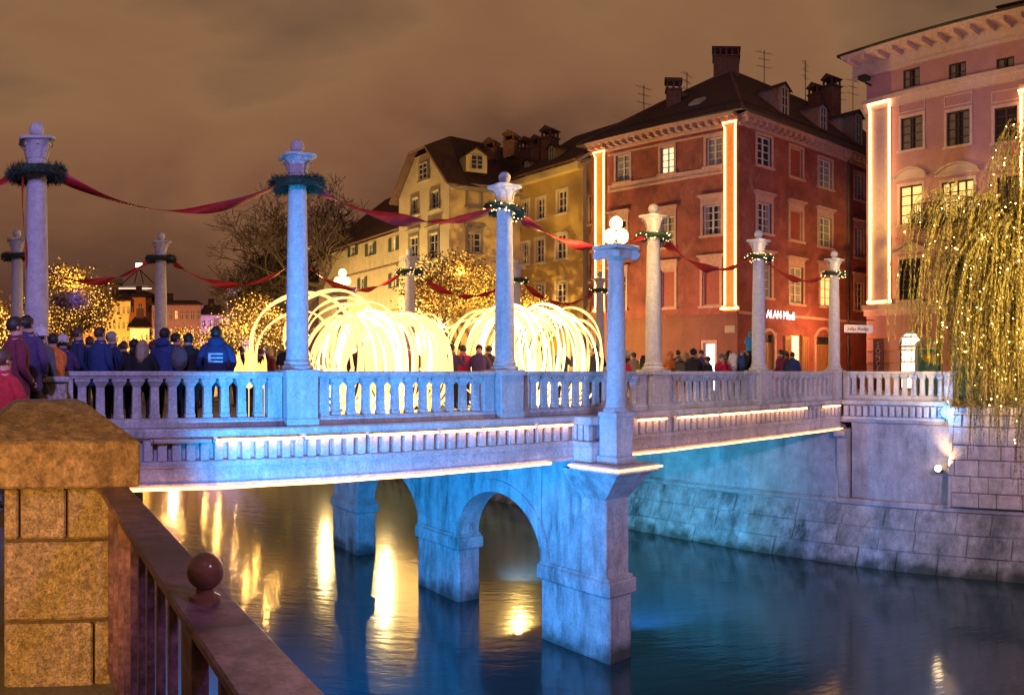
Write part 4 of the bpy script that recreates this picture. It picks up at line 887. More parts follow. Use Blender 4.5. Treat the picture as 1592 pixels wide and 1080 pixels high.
# ---- yellow house with clipped gable
YA = (26.2, 40.6)
fy1 = Frame((26.0, 46.6), YA); fy2 = Frame(YA, (31.2, 39.6))
for f_ in (fy1, fy2):
    if Vector(f_(0, 1, 0)).length > Vector(f_(0, 0, 0)).length: f_.n *= -1
yh = thing('yellow_house', (28, 43, ST), 'pale yellow house with clipped gable and one dormer behind the golden tree', 'house')
wy1 = [(640, 308, 650, 333), (670, 297, 682, 324), (637, 368, 650, 405), (667, 363, 681, 402), (667, 440, 681, 470)]
wy2 = [(727, 294, 748, 321), (727, 362, 748, 392), (755, 440, 772, 470)]
h1 = [fy1.rect(*w) for w in wy1]; h2 = [fy2.rect(*w) for w in wy2]
EY = 11.75
part('wall', wall(fy1, 0, fy1.len, ST, EY, h1), cream_pl, yh); part('wall', wall(fy2, 0, fy2.len, ST, EY, h2), yellow_pl, yh)
gb_ = fy1.rect(653, 253, 666, 279)
l0 = fy1.len
q = MB(); q.face([fy1(0, 0, EY), fy1(l0, 0, EY), fy1(l0 * .66, 0, 14.1), fy1(l0 * .34, 0, 14.1)]); part('gable', q, cream_pl, yh)
for h, st in zip(h1, ('plain', 'plain', 'hood', 'hood', 'plain')): window(fy1, h, yh, st, trim=grey_trim)
window(fy1, (gb_[0], gb_[1], gb_[2], min(gb_[3], 13.9)), yh, 'plain', trim=grey_trim, depth=-.03)
for h, st, pn in zip(h2, ('plain', 'hood', 'plain'), (yellow_pl, glass, glass)): window(fy2, h, yh, st, pn, trim=grey_trim, nx=1 if pn is yellow_pl else 2, nz=1 if pn is yellow_pl else 3)
RZ = 15.6; o_ = .5
a = fy1(-.5, o_, EY - .3); b_ = fy1(l0 + .5, o_, EY - .3); g1 = fy1(l0 * .34, o_, 14.3); g2_ = fy1(l0 * .66, o_, 14.3); ra = fy1(l0 * .5, -2.2, RZ); rb = fy1(l0 * .5, -9, RZ)
e_s = fy1(l0 + .5, -9, EY - .3); w_s = fy1(-.5, -9, EY - .3)
roof_poly([[b_, e_s, rb, ra, g2_], [g2_, ra, g1], [a, g1, ra, rb, w_s]], yh)
dormer(fy2, 741, 228, 268, 32, .5, yh, yellow_pl)
for (px, r, z1) in ((795, 52, 15.9), (765, 53, 15.7)): p = at(px, r); box_chimney((p.x, p.y), .9, .8, 14.2, z1, yh, .5)
bands(fy1, 0, l0, [(5.05, 5.2, .07)], grey_trim, yh); bands(fy2, 0, fy2.len, [(5.05, 5.2, .07)], grey_trim, yh)
bands(fy2, 0, fy2.len, [(EY - .5, EY - .28, .35)], grey_trim, yh, 'eave_board')
# ---- ochre house
fo = Frame((31.0, 40.3), (31.05, 33.7))
if Vector(fo(0, 1, 0)).length > Vector(fo(0, 0, 0)).length: fo.n *= -1
oh = thing('ochre_house', (34, 37, ST), 'ochre house with cream window frames between the pale yellow and red houses', 'house')
wo = [(835, 308, 847, 340), (867, 296, 881, 331), (833, 371, 846, 408), (865, 364, 880, 402), (812, 378, 822, 410), (865, 440, 880, 470), (834, 442, 846, 470), (812, 312, 822, 344)]
ho = [fo.rect(*w) for w in wo]
EO = 12.3
part('wall', wall(fo, 0, fo.len, ST, EO, ho), ochre_pl, oh)
for h in ho: window(fo, h, oh, 'plain', trim=cream_trim, frame_m=cream_trim)
bands(fo, 0, fo.len, [(EO - .45, EO - .05, .45)], yellow_pl, oh, 'eave_board')
roof_poly([[fo(-.1, .7, EO), fo(fo.len + .1, .7, EO), fo(fo.len + .1, -5.5, EO + 4), fo(-.1, -5.5, EO + 4)]], oh)
dormer(fo, 820, 246, 278, 13, .7, oh, ochre_pl, 1.6); dormer(fo, 858, 222, 262, 15, .7, oh, ochre_pl, 1.6)
for (px, r, z1) in ((822, 53, 15.8), (838, 52, 15.6), (855, 51, 15.9)): p = at(px, r); box_chimney((p.x, p.y), .9, .8, 13.6, z1, oh, .2)
# ---- narrow brown house
fb = Frame((31.05, 33.68), (30.6, 32.5))
fb.A = Vector((31.3, 33.68, 0)); fb.d = (Vector((31.2, 32.46, 0)) - fb.A).normalized(); fb.len = 1.22; fb.n = Vector((-1, 0, 0))
bh = thing('narrow_house', (33, 33, ST), 'narrow brown house front squeezed between the ochre and red houses', 'house')
hb = [(.35, .95, 8.6, 10.2), (.35, .95, 5.2, 6.9), (.3, .95, 1.2, 2.9)]
part('wall', wall(fb, 0, 1.22, ST, 12.2, hb), brown_pl, bh)
for h in hb: window(fb, h, bh, 'plain', trim=trim_rose)
roof_poly([[fb(0, .5, 12.2), fb(1.22, .5, 12.2), fb(1.22, -5, 15.6), fb(0, -5, 15.6)]], bh)
# ---- low pale house on the left
fw = Frame((26.9, 62.5), (26.9, 46.9))
fw.n = Vector((-1, 0, 0))
lh = thing('low_pale_house', (30, 54, ST), 'long low pale house with green shutters and climbing twigs left of the yellow house', 'house')
wwl = [(609, 370, 616, 390), (572, 378, 581, 397), (545, 382, 553, 398), (609, 425, 617, 447), (560, 432, 567, 450)]
hw_ = [fw.rect(*w) for w in wwl]
part('wall', wall(fw, 0, fw.len, ST, 9.9, hw_), pale_pl, lh)
shut = mat('green_shutter', (.04, .06, .03), .7)
for k, h in enumerate(hw_):
    wn_ = window(fw, h, lh, 'none', lit_pane if k == 0 else glass, nx=2, nz=2)
    q = MB(); q.box(h[0] - .42, h[0] - .02, .01, .06, h[2], h[3], T=fw); part('shutter', q, shut, wn_); q = MB(); q.box(h[1] + .02, h[1] + .42, .01, .06, h[2], h[3], T=fw); part('shutter', q, shut, wn_)
bands(fw, 0, fw.len, [(7.55, 7.65, .05), (4.3, 4.4, .05)], grey_trim, lh)
roof_poly([[fw(-.5, .5, 9.9), fw(fw.len, .5, 9.9), fw(fw.len, -4.2, 14.4), fw(4.5, -4.2, 14.4)], [fw(-.5, .5, 9.9), fw(4.5, -4.2, 14.4), fw(-.5, -8.5, 9.9)]], lh)
q = MB(); fg = lambda z: 0
q.face([fw(fw.len - .01, .0, ST), fw(fw.len - .01, -6, ST), fw(fw.len - .01, -6, 12), fw(fw.len - .01, -4.2, 14.3), fw(fw.len - .01, 0, 9.9)]); part('end_wall', q, pale_pl, lh)

# ---- distant old town across the river bend
def far_house(x0, x1, ytop, yeave, r, label, wm, nw, nf, gable=False, lit=.4):
    p0, p1 = at(x0, r), at(x1, r); fr = Frame(p0[:2], p1[:2])
    if Vector(fr(0, 1, 0)).length > Vector(fr(0, 0, 0)).length: fr.n *= -1
    ze, zt = zof(yeave, r), zof(ytop, r); t = thing('town_house', ((p0.x + p1.x) / 2, (p0.y + p1.y) / 2, ST), label, 'house', 'old town houses beyond the river bend')
    cw = fr.len / nw; fh = (ze - .3 - ST) / nf; H_ = [(cw * (i + .3), cw * (i + .7), ST + fh * (j + .35), ST + fh * (j + .8)) for i in range(nw) for j in range(nf)]
    part('wall', wall(fr, 0, fr.len, ST, ze, H_, .3), wm, t)
    for h in H_:
        if h[3] < .4: continue
        q = MB(); q.box(h[0], h[1], -.32, -.28, h[2], h[3], T=fr); w_ = part('window', q, lit_pane if random.random() < lit * .35 else glass, t)
        q = MB(); um = (h[0] + h[1]) / 2; q.box(um - .05, um + .05, -.28, -.2, h[2], h[3], T=fr); q.box(h[0], h[1], -.28, -.21, h[2] + (h[3] - h[2]) * .6, h[2] + (h[3] - h[2]) * .6 + .08, T=fr); part('frame', q, white_trim, w_)
    q = MB()
    for s in (0, fr.len): q.face([fr(s, 0, ST), fr(s, -9, ST), fr(s, -9, ze), fr(s, 0, ze)])
    part('side_wall', q, wm, t)
    roof_poly([[fr(-.4, .5, ze), fr(fr.len + .4, .5, ze), fr(fr.len - .5, -5, zt), fr(.5, -5, zt)], [fr(fr.len + .4, .5, ze), fr(fr.len + .4, -9.4, ze), fr(fr.len - .5, -5, zt)], [fr(-.4, .5, ze), fr(.5, -5, zt), fr(-.4, -9.4, ze)]], t)
    q = MB(); q.box(fr.len * .3, fr.len * .3 + .9, -4.5, -3.7, zt - 1, zt + .9, T=fr); part('chimney', q, chim_m, t)
far_house(118, 138, 436, 452, 92, 'dark orange far house partly behind the golden tree', orange_pl, 3, 4)
far_house(138, 160, 440, 455, 96, 'narrow tall orange far house with rows of windows', orange_pl, 3, 5)
far_house(160, 203, 448, 468, 94, 'wide yellow far house with hipped roof left of the far column', yellow_pl, 6, 5)
far_house(200, 236, 450, 462, 108, 'brown orange far house with big plain gable beside the far column', orange_pl, 3, 4)
far_house(203, 232, 488, 510, 88, 'small low cream far house in front of the orange ones', cream_pl, 4, 3)
far_house(236, 312, 462, 474, 104, 'long low rose far house right of the far column', trim_rose, 9, 4, lit=1.2)
far_house(312, 350, 470, 490, 112, 'dark rose far house next to the white tower', trim_rose, 4, 4)
far_house(60, 120, 455, 470, 88, 'far house glowing behind the golden tree on the left', orange_pl, 6, 4)
# church tower
tw = thing('church_tower', at(359, 118, ST), 'floodlit violet white church tower seen left of the bare tree', 'tower')
tp = at(359, 118); rz = -th(359); R_ = Matrix.Rotation(rz, 3, 'Z'); T2 = lambda x, y, z: tuple(Vector((tp.x, tp.y, 0)) + R_ @ Vector((x, y, 0)) + Vector((0, 0, z)))
q = MB(); q.box(-1.3, 1.3, -1.3, 1.3, ST, 12.2, T=T2); part('shaft', q, white_trim, tw); q = MB(); q.box(-1.5, 1.5, -1.5, 1.5, 12.2, 12.5, T=T2); part('cornice', q, white_trim, tw); q = MB(); q.box(-1.45, 1.45, -1.45, 1.45, 8.0, 8.25, T=T2); part('cornice', q, white_trim, tw)
q = MB(); q.box(-.45, .45, -1.34, -1.3, 9.2, 11.2, T=T2); part('window', q, glass, tw)
q = MB(); q.add([T2(-1.4, -1.4, 12.5), T2(1.4, -1.4, 12.5), T2(1.4, 1.4, 12.5), T2(-1.4, 1.4, 12.5), T2(0, 0, 14.2)], [(0, 1, 4), (1, 2, 4), (2, 3, 4), (3, 0, 4)]); part('spire', q, tile_m, tw)
q = MB(); q.box(1.4, 5.2, -1.0, 3, ST, 7.2, T=T2); part('nave', q, white_trim, tw)
light('tower_floodlight', 'POINT', at(362, 108, 2), 7000, (.75, .5, 1), size=.2)
# hilltop building and mast
hb_ = thing('hilltop_building', at(195, 190, 10), 'pale lit flat hilltop building with cable mast above the old town roofs', 'building')
c0 = at(195, 190); R2 = Matrix.Rotation(-th(195), 3, 'Z'); T3 = lambda x, y, z: tuple(Vector((c0.x, c0.y, 0)) + R2 @ Vector((x, y, 0)) + Vector((0, 0, z)))
zz = lambda py: zof(py, 190)
q = MB(); q.box(-5.8, -.6, 0, 3, zz(446), zz(433), T=T3); q.box(-3.5, 5.6, .3, 3.3, zz(452), zz(440), T=T3); part('wall', q, white_trim, hb_)
q = MB(); q.box(-4, 6.4, -.1, .2, zz(449), zz(447.6), T=T3); part('light_strip', q, castle_e, hb_)
for k in range(8):
    q = MB(); q.box(-5.4 + k * .6, -5.0 + k * .6, -.06, .02, zz(443), zz(440), T=T3); part('window', q, glass, hb_)
q = MB(); q.tube([T3(-.8, 1, zz(440)), T3(3.3, 1, zz(417))], .12, 4); q.tube([T3(7, 1, zz(440)), T3(3.3, 1, zz(417))], .12, 4); q.tube([T3(2.2, 1, zz(440)), T3(3.3, 1, zz(410))], .12, 4); q.tube([T3(4.4, 1, zz(440)), T3(3.3, 1, zz(410))], .12, 4); part('mast', q, dark_iron, hb_)
q = MB(); q.box(2.5, 4.1, .5, 1.4, zz(414), zz(408.5), T=T3); part('mast_lamp', q, emis('mast_lamp', (1, .9, .7), 4, False), hb_)
hl = MB(); nh = 40
for k in range(nh): pass
hill = MB()
for k in range(30):
    a0, a1 = 20 + k * 17, 37 + k * 17; f_ = lambda x: 8.5 * math.exp(-((x - 200) / 150) ** 2) + 1.5
    p0, p1 = at(a0, 180), at(a1, 180); q0, q1 = at(a0, 260), at(a1, 260)
    hill.face([(p0.x, p0.y, ST), (p1.x, p1.y, ST), (p1.x, p1.y, ST + f_(a1) * 2), (p0.x, p0.y, ST + f_(a0) * 2)]); hill.face([(p0.x, p0.y, ST + f_(a0) * 2), (p1.x, p1.y, ST + f_(a1) * 2), (q1.x, q1.y, ST), (q0.x, q0.y, ST)])
struct('wooded_hill', hill, twig_m)

# ---------------------------------------------------------------- trees
def branch_tree(base, h, spread, levels=5, seed=1, lean=(0, 0), r0=.25, splits=3, up=.35, trunk_frac=.28):
    rnd = random.Random(seed); segs = []; tips = []
    def grow(p, d, L_, r, lv):
        n = 3; q = p
        for k in range(n):
            d = (d + Vector((rnd.gauss(0, .13), rnd.gauss(0, .13), rnd.gauss(0, .08) + .03))).normalized(); q2 = q + d * L_ / n
            segs.append((q, q2, r * (1 - .25 * k / n), r * (1 - .25 * (k + 1) / n), lv)); q = q2
            if lv >= levels - 2: tips.append(q.copy())
        if lv < levels:
            for j in range(splits + (1 if lv == 1 else 0)):
                ax = Vector((rnd.gauss(0, 1), rnd.gauss(0, 1), rnd.gauss(0, .55) + up)); nd = (d * .75 + ax.normalized() * spread).normalized()
                grow(q if j else q, nd, L_ * rnd.uniform(.6, .85), r * .58, lv + 1)
    B = Vector(base); grow(B, Vector((lean[0], lean[1], 1)).normalized(), h * trunk_frac, r0, 0)
    return segs, tips
def seg_mesh(segs, n=4):
    q = MB()
    for a, b_, ra, rb, lv in segs: q.tube([a, b_], [ra, rb], n if lv > 1 else 8)
    return q
def tree(name, base, h, label, seed, spread=.9, bulbs=0, br_=.03, levels=5, r0=.22, splits=3, leaves=0, glow=0, cat='tree', up=.35, lm=None, group=None, squash=None, gc=(1, .52, .12), rmin=.004):
    t = thing(name, base, label, cat, group); segs, tips = branch_tree(base, h, spread, levels, seed, r0=r0, splits=splits, up=up); segs = [(a_, b_, max(ra, rmin), max(rb, rmin), lv) for a_, b_, ra, rb, lv in segs]
    part('trunk', seg_mesh([s for s in segs if s[4] < 2]), bark, t); part('crown', seg_mesh([s for s in segs if s[4] >= 2], 3), twig_m, t)
    T_ = np.array([list(p) for p in tips])
    if leaves:
        k = RNG.integers(0, len(T_), leaves); c = T_[k] + RNG.normal(0, .28, (leaves, 3)); a = RNG.normal(0, 1, (leaves, 3)); a /= np.linalg.norm(a, axis=1)[:, None]; b_ = np.cross(a, RNG.normal(0, 1, (leaves, 3))); b_ /= np.linalg.norm(b_, axis=1)[:, None]
        a *= .09; b_ *= .045; quads('foliage', np.stack([c - a, c - b_, c + a, c + b_], 1), lm or gold_leaf, t, 'stuff')
    if bulbs:
        k = RNG.integers(0, len(T_), bulbs); octas('fairy_lights', T_[k] + RNG.normal(0, .22, (bulbs, 3)), br_, bulb_e, t)
    if glow:
        c = T_.mean(0); 
        for s in (-1, 1): light('fairy_glow', 'POINT', (c[0] - .5 + s * .8, c[1] - 1.2, c[2] + s * .9), glow, gc, size=.06)
    return t
tree('bare_tree', (23.3, 61, ST), 20, 'large dark bare tree behind the column left of the hoops', 3, 1.05, levels=7, r0=.55, splits=3, up=.3, rmin=.022)
tree('bare_tree', (25.5, 68, ST), 15, 'smaller bare tree on the left flank of the large dark one', 8, 1.0, levels=6, r0=.35, splits=4, up=.3, rmin=.022)
tree('light_strung_tree', (23.9, 35.0, ST), 8.2, 'tree wrapped in golden fairy lights in front of the yellow house', 5, .85, bulbs=1500, br_=.030, levels=5, r0=.16, leaves=9000, glow=160)
tree('light_strung_tree', (26.2, 34.2, ST), 7.2, 'thinner light strung tree in front of the ochre house', 15, .85, bulbs=600, br_=.026, levels=5, r0=.13, leaves=3000, glow=60)
tree('light_strung_tree', (2.6, 33.5, ST), 5.6, 'tall golden light strung tree just right of the left edge column', 6, .7, bulbs=1900, br_=.030, levels=5, r0=.2, leaves=9000, glow=170)
tree('light_strung_tree', (3.9, 39, ST), 5.4, 'golden light strung tree next to the orange far houses', 16, .7, bulbs=1500, br_=.030, levels=5, r0=.2, leaves=7000, glow=120)
tree('light_strung_tree', (-.7, 30, ST), 4.4, 'very bright light strung tree at the left edge of the picture', 17, .8, bulbs=1500, br_=.04, levels=5, r0=.16, leaves=5000, glow=160)
for k, (px, r, h) in enumerate(((290, 72, 7.0), (318, 80, 6.4), (345, 74, 5.8), (385, 70, 7.6), (415, 58, 8.6), (440, 60, 7.6), (170, 62, 4.2), (205, 66, 4.0), (240, 70, 5.2))):
    p = at(px, r, ST); tree('light_strung_tree', p, h, ['round golden tree right of the far wreathed column', 'second golden tree from the far column', 'low golden tree beneath the church tower', 'golden tree left of the fire bowl glow', 'golden tree on the left side of the hoops', 'golden tree behind the second near column', 'low sparkling tree in front of the yellow far house', 'low sparkling tree behind the blond woman', 'sparkling tree hidden behind the far column'][k], 30 + k, .9, bulbs=520, br_=.05, levels=4, r0=.14, splits=4, leaves=2500, glow=170, up=.2)
# willow
wt = thing('willow_tree', (24.8, 5.3, ST), 'weeping willow strung with fairy lights hanging over the quay wall on the right', 'tree')
base = Vector((24.8, 5.3, ST)); q = MB()
q.tube([base, base + Vector((-.1, .1, 2)), base + Vector((.1, -.2, 4.5)), base + Vector((-.2, 0, 6.6))], [.42, .34, .27, .16], 10); part('trunk', q, bark, wt, 60)
limbs = []; q = MB()
for k in range(30):
    a = 2 * PI * k / 30 + random.uniform(-.2, .2); R = random.uniform(1.2, 5.0); z0 = random.uniform(2.2, 5.6); top = z0 + random.uniform(.6, 1.2) + max(0, 4.3 - R) * 1.0
    pts = [base + Vector((cos(a) * R * t, sin(a) * R * t, z0 + (top - z0) * sin(min(1, t * 1.15) * PI / 2))) for t in (0, .2, .4, .6, .8, 1)]
    q.tube(pts, [.12, .10, .08, .06, .04, .02], 6); limbs.append(pts)
part('limbs', q, bark, wt, 60)
LV = []; BP = []; SP = MB()
for s in range(2300):
    pts = limbs[random.randrange(30)]; i = random.choice([1, 2, 3, 3, 4, 4]); t = random.random(); p = pts[i].lerp(pts[i + 1], t) + Vector((random.gauss(0, .35), random.gauss(0, .35), random.gauss(0, .25)))
    az = math.atan2(p.y - base.y, p.x - base.x) + random.gauss(0, .4); outd = random.uniform(.2, .9)
    ln = random.uniform(2.2, 6.6) * (1.1 if p.x < 24 else .8); n = int(ln / .09); pp_ = p.copy(); w1, w2 = random.uniform(0, 6), random.uniform(0, 6); spine = []
    zmin = -4.6
    for k in range(n):
        t = k / n; dx = outd * math.exp(-3.5 * t) * .12; pp_ = pp_ + Vector((cos(az) * dx + .006 * sin(w1 + 5 * t), sin(az) * dx + .006 * sin(w2 + 4 * t), -.09 + .11 * math.exp(-9 * t)))
        if pp_.z < (max(zmin, -2.6 + 2.0 * sin(3.1 * w1)) if pp_.x < 22.1 else -.9) or pp_.y > 10.6 or (pp_.y > 8.0 and pp_.z < .25): break
        if k % 8 == 0: spine.append(pp_.copy())
        for j in (0, 1):
            a = random.uniform(0, 2 * PI); d = Vector((cos(a) * .35, sin(a) * .35, -.9)).normalized() * random.uniform(.09, .15); wv = Vector((-sin(a), cos(a), 0)) * .017; c = pp_
            LV.append([c, c + d * .5 + wv, c + d, c + d * .5 - wv])
        if random.random() < (.035 if s % 4 == 0 else .004): BP.append(pp_ + Vector((random.gauss(0, .03), random.gauss(0, .03), 0)))
    if len(spine) > 2: SP.tube(spine, .006, 3)
quads('foliage', np.array([[list(v) for v in f] for f in LV]), willow_m, wt, 'stuff'); part('hanging_twigs', SP, twig_m, wt, kind='stuff')
octas('fairy_lights', BP, .017, emis('willow_bulb', (1, .58, .14), 60), wt)

light('willow_floodlight', 'SPOT', (3.0, -7.0, 3.5), 80000, (1, .66, .13), (23.6, 6.6, 3.0), .2, 26, .8)
light('willow_uplight', 'SPOT', (21.2, 1.6, -.5), 6000, (1, .62, .10), (23.6, 6.4, 3.4), .1, 85, .8)
light('willow_uplight', 'SPOT', (22.95, 11.4, -.8), 650, (1, .70, .16), (24.2, 7.6, 2.6), .1, 80, .8)
# ---------------------------------------------------------------- trails of swung fire on the bridge, shaped as solid glowing hoops
def hoops(c, n, R0, Rr, tilt, label, seed, extra=(), thick=.024):
    rnd = random.Random(seed); t = thing('fire_trail_hoops', (c[0], c[1], -1.0), label, 'fire trail', 'fire trails of the performers on the bridge')
    def ring(cx, cy, cz, R, az, lean, r, m, name='hoop', sq=1.):
        q = MB(); pts = []; N_ = 44
        for k in range(N_):
            a = 2 * PI * k / N_; x = R * cos(a); z = R * sin(a) * sq * (1 + .03 * sin(3 * a + seed)); y = lean * z + .06 * sin(2 * a + az)
            pts.append((cx + x * cos(az) - y * sin(az), cy + x * sin(az) + y * cos(az), max(cz + z, -.985 + r)))
        q.tube(pts, [r * (1 + .5 * sin(5 * 2 * PI * k / N_ + seed) * .6) for k in range(N_)], 6, closed=True); part(name, q, m, t, 180)
    for k in range(n):
        f = (k + .5) / n; x = c[0] + (f - .5) * Rr * 2; az = PI / 2 + rnd.uniform(-.12, .42) + tilt
        R = R0 * (1 - .05 * abs(2 * f - 1) ** 3) * rnd.uniform(.95, 1.04)
        ring(x + rnd.gauss(0, .06), c[1] + rnd.gauss(0, .28), c[2] + rnd.gauss(0, .06) - (R0 - R) * .5, R, az, rnd.uniform(-.14, .14), thick * rnd.uniform(.7, 1.7), hoop_w if abs(2 * f - 1) < .6 and rnd.random() < .45 else hoop_e)
    for (x, y, z, R, az, r) in extra: ring(x, y, z, R, az, .1, r, hoop_e)
    return t
ex1 = [at(478, 17.6, 0)[:2] + (.75, 0, 0)] if False else []
A_ = at(495, 18.4); B_ = at(545, 19.2)
hoops((8.55, 16.4, .18), 48, 1.12, 1.15, 0, 'left cluster of white hot fire trails built as hoops behind the tall column', 11,
      [(A_.x - .35, A_.y, .60, 1.25, -.35, .042), (A_.x + .35, A_.y, .82, 1.12, -.5, .042), (A_.x + .8, A_.y + .3, .85, .95, -.3, .03), (B_.x + .35, B_.y, .75, .98, -.5, .032), (B_.x - .1, B_.y + .2, .7, .98, -.7, .03), (A_.x - .6, A_.y, .35, 1.05, -.9, .03)])
P_ = at(665, 21.0)
hoops((13.35, 16.8, .36), 44, 1.30, 1.65, -.12, 'right cluster of golden fire trails built as hoops behind the blue lit column', 23,
      [(P_.x + 1.2, P_.y - 1.5, .35, 1.15, -.5, .024), (P_.x + 1.9, P_.y - 1.5, .4, 1.15, -.7, .022), (P_.x - .0, P_.y, 1.2, .34, -.5, .02), (P_.x + .5, P_.y - 1.4, .1, 1.25, -.9, .02)], .021)
# sparkler burst
sp = at(683, 19.0, zof(510, 19)); q = MB(); q.ball(sp, .09, 10, 6)
for k in range(26):
    d = Vector((random.gauss(0, 1), random.gauss(0, 1), random.gauss(0, 1))).normalized() * random.uniform(.18, .42); q.tube([sp, sp + d], [.01, .002], 3)
tag(part('sparkler', q, hoop_w), 'white sparkler star between the two hoop clusters', 'sparkler')
# fire bowl
fb_ = at(388, 15.2, -1.0); f_ = thing('fire_bowl', fb_, 'burning fire bowl on the bridge deck left of the hoops', 'fire bowl')
q = MB(); q.lathe([(.12, -1.0), (.08, -.8), (.08, -.5), (.35, -.3), (.42, -.12), (.38, -.12)], fb_.x, fb_.y, 16); part('bowl', q, dark_iron, f_, 40)
q = MB()
for k in range(26):
    a = random.uniform(0, 2 * PI); r = random.uniform(0, .36); x, y = fb_.x + r * cos(a), fb_.y + r * sin(a); h = random.uniform(.22, .62) * (1.15 - r * 1.6); ph = random.uniform(0, 6)
    q.tube([(x + .05 * sin(ph + t * 5) * t, y + .05 * cos(ph + t * 4) * t, -.2 + h * t * 1.25) for t in (0, .25, .5, .75, 1)], [.06, .085, .06, .03, .004], 7)
part('flames', q, flame_e, f_, 180)
for px, nm in ((387, 'pale yellow glowing ball lantern seen between two balusters below the fire'), (411, 'second pale glowing ball lantern right of the first')):
    p = at(px, 14.6, zof(597, 14.6)); q = MB().ball(p, .085, 14, 8); q.tube([(p.x, p.y, -1), (p.x, p.y, p.z - .07)], .012, 5); tag(part('ball_lantern', q, emis('lantern', (1, .75, .3), 1.1, False), smooth=60), nm, 'lantern', 'ball lanterns on the deck')

# ---------------------------------------------------------------- people
SK = mat('skin', (.45, .26, .19), .6, var=.08, bump=0); SHOE = mat('shoe_leather', (.02, .018, .016), .6, bump=0)
def body_mesh(pose):
    sk = pose; names = list(sk['pts']); idx = {n: i for i, n in enumerate(names)}
    me = bpy.data.meshes.new('body'); me.from_pydata([sk['pts'][n][0] for n in names], [(idx[a], idx[b_]) for a, b_ in sk['edges']], [])
    o = bpy.data.objects.new('tmp', me); COL.objects.link(o); md = o.modifiers.new('s', 'SKIN'); md.use_smooth_shade = True
    for n in names: v = me.skin_vertices[0].data[idx[n]]; r = sk['pts'][n][1]; v.radius = r if hasattr(r, '__len__') else (r, r)
    me.skin_vertices[0].data[idx['pelvis']].use_root = True
    o.modifiers.new('ss', 'SUBSURF').levels = 1
    bpy.context.view_layer.update(); ev = bpy.data.meshes.new_from_object(o.evaluated_get(bpy.context.evaluated_depsgraph_get())); bpy.data.objects.remove(o)
    ev.name = 'body'; mb = MB(); co = [tuple(v.co) for v in ev.vertices]; fs = [tuple(p.vertices) for p in ev.polygons]; mb.add(co, fs)
    hz = sk['hip']; hands = [Vector(sk['pts']['hand' + s][0]) for s in 'LR']; ms = []
    for f in fs:
        c = sum((Vector(co[i]) for i in f), Vector()) / len(f)
        if min((c - h).length for h in hands) < .085: ms.append(0)
        elif c.z > 1.475 and abs(c.x) < .14: ms.append(0)
        elif c.z > hz - .12: ms.append(1)
        elif c.z < .10: ms.append(3)
        else: ms.append(2)
    mb.m = ms
    for s, h in zip((-1, 1), hands):       # fingers and thumb, slightly curled
        wr = Vector(sk['pts']['wrist' + ('L' if s < 0 else 'R')][0]); d = (h - wr).normalized(); sdv = d.cross(Vector((0, 0, 1)))
        sdv = sdv.normalized() if sdv.length > .2 else Vector((0, 1, 0)); cu = d.cross(sdv).normalized()
        for k in range(4):
            b0 = h + sdv * (k - 1.5) * .019 + d * .015; L_ = (.07, .08, .076, .06)[k]; mb.tube([b0, b0 + d * L_ * .5, b0 + d * L_ * .85 + cu * .02, b0 + d * L_ + cu * .04], [.010, .0095, .008, .006], 5, mi=0)
        b0 = h - sdv * .03 - d * .03; mb.tube([b0, b0 - sdv * .03 + d * .02, b0 - sdv * .035 + d * .05], [.013, .011, .008], 5, mi=0)
    # face: nose, brow, eyes, ears (looks along +y)
    mb.add([(-.013, .095, 1.60), (.013, .095, 1.60), (0, .125, 1.60), (0, .10, 1.645)], [(0, 1, 2), (0, 2, 3), (1, 3, 2)], 0)
    for s in (-1, 1): mb.ball((s * .033, .092, 1.645), .011, 6, 4, mi=3); mb.ball((s * .083, .0, 1.62), .022, 6, 4, mi=0, sq=(.5, 1, 1.3))
    mb.box(-.022, .022, .086, .098, 1.563, 1.572, mi=3)
    me = mb.mesh('body', [SK, SHOE, SHOE, SHOE], smooth=180); return me
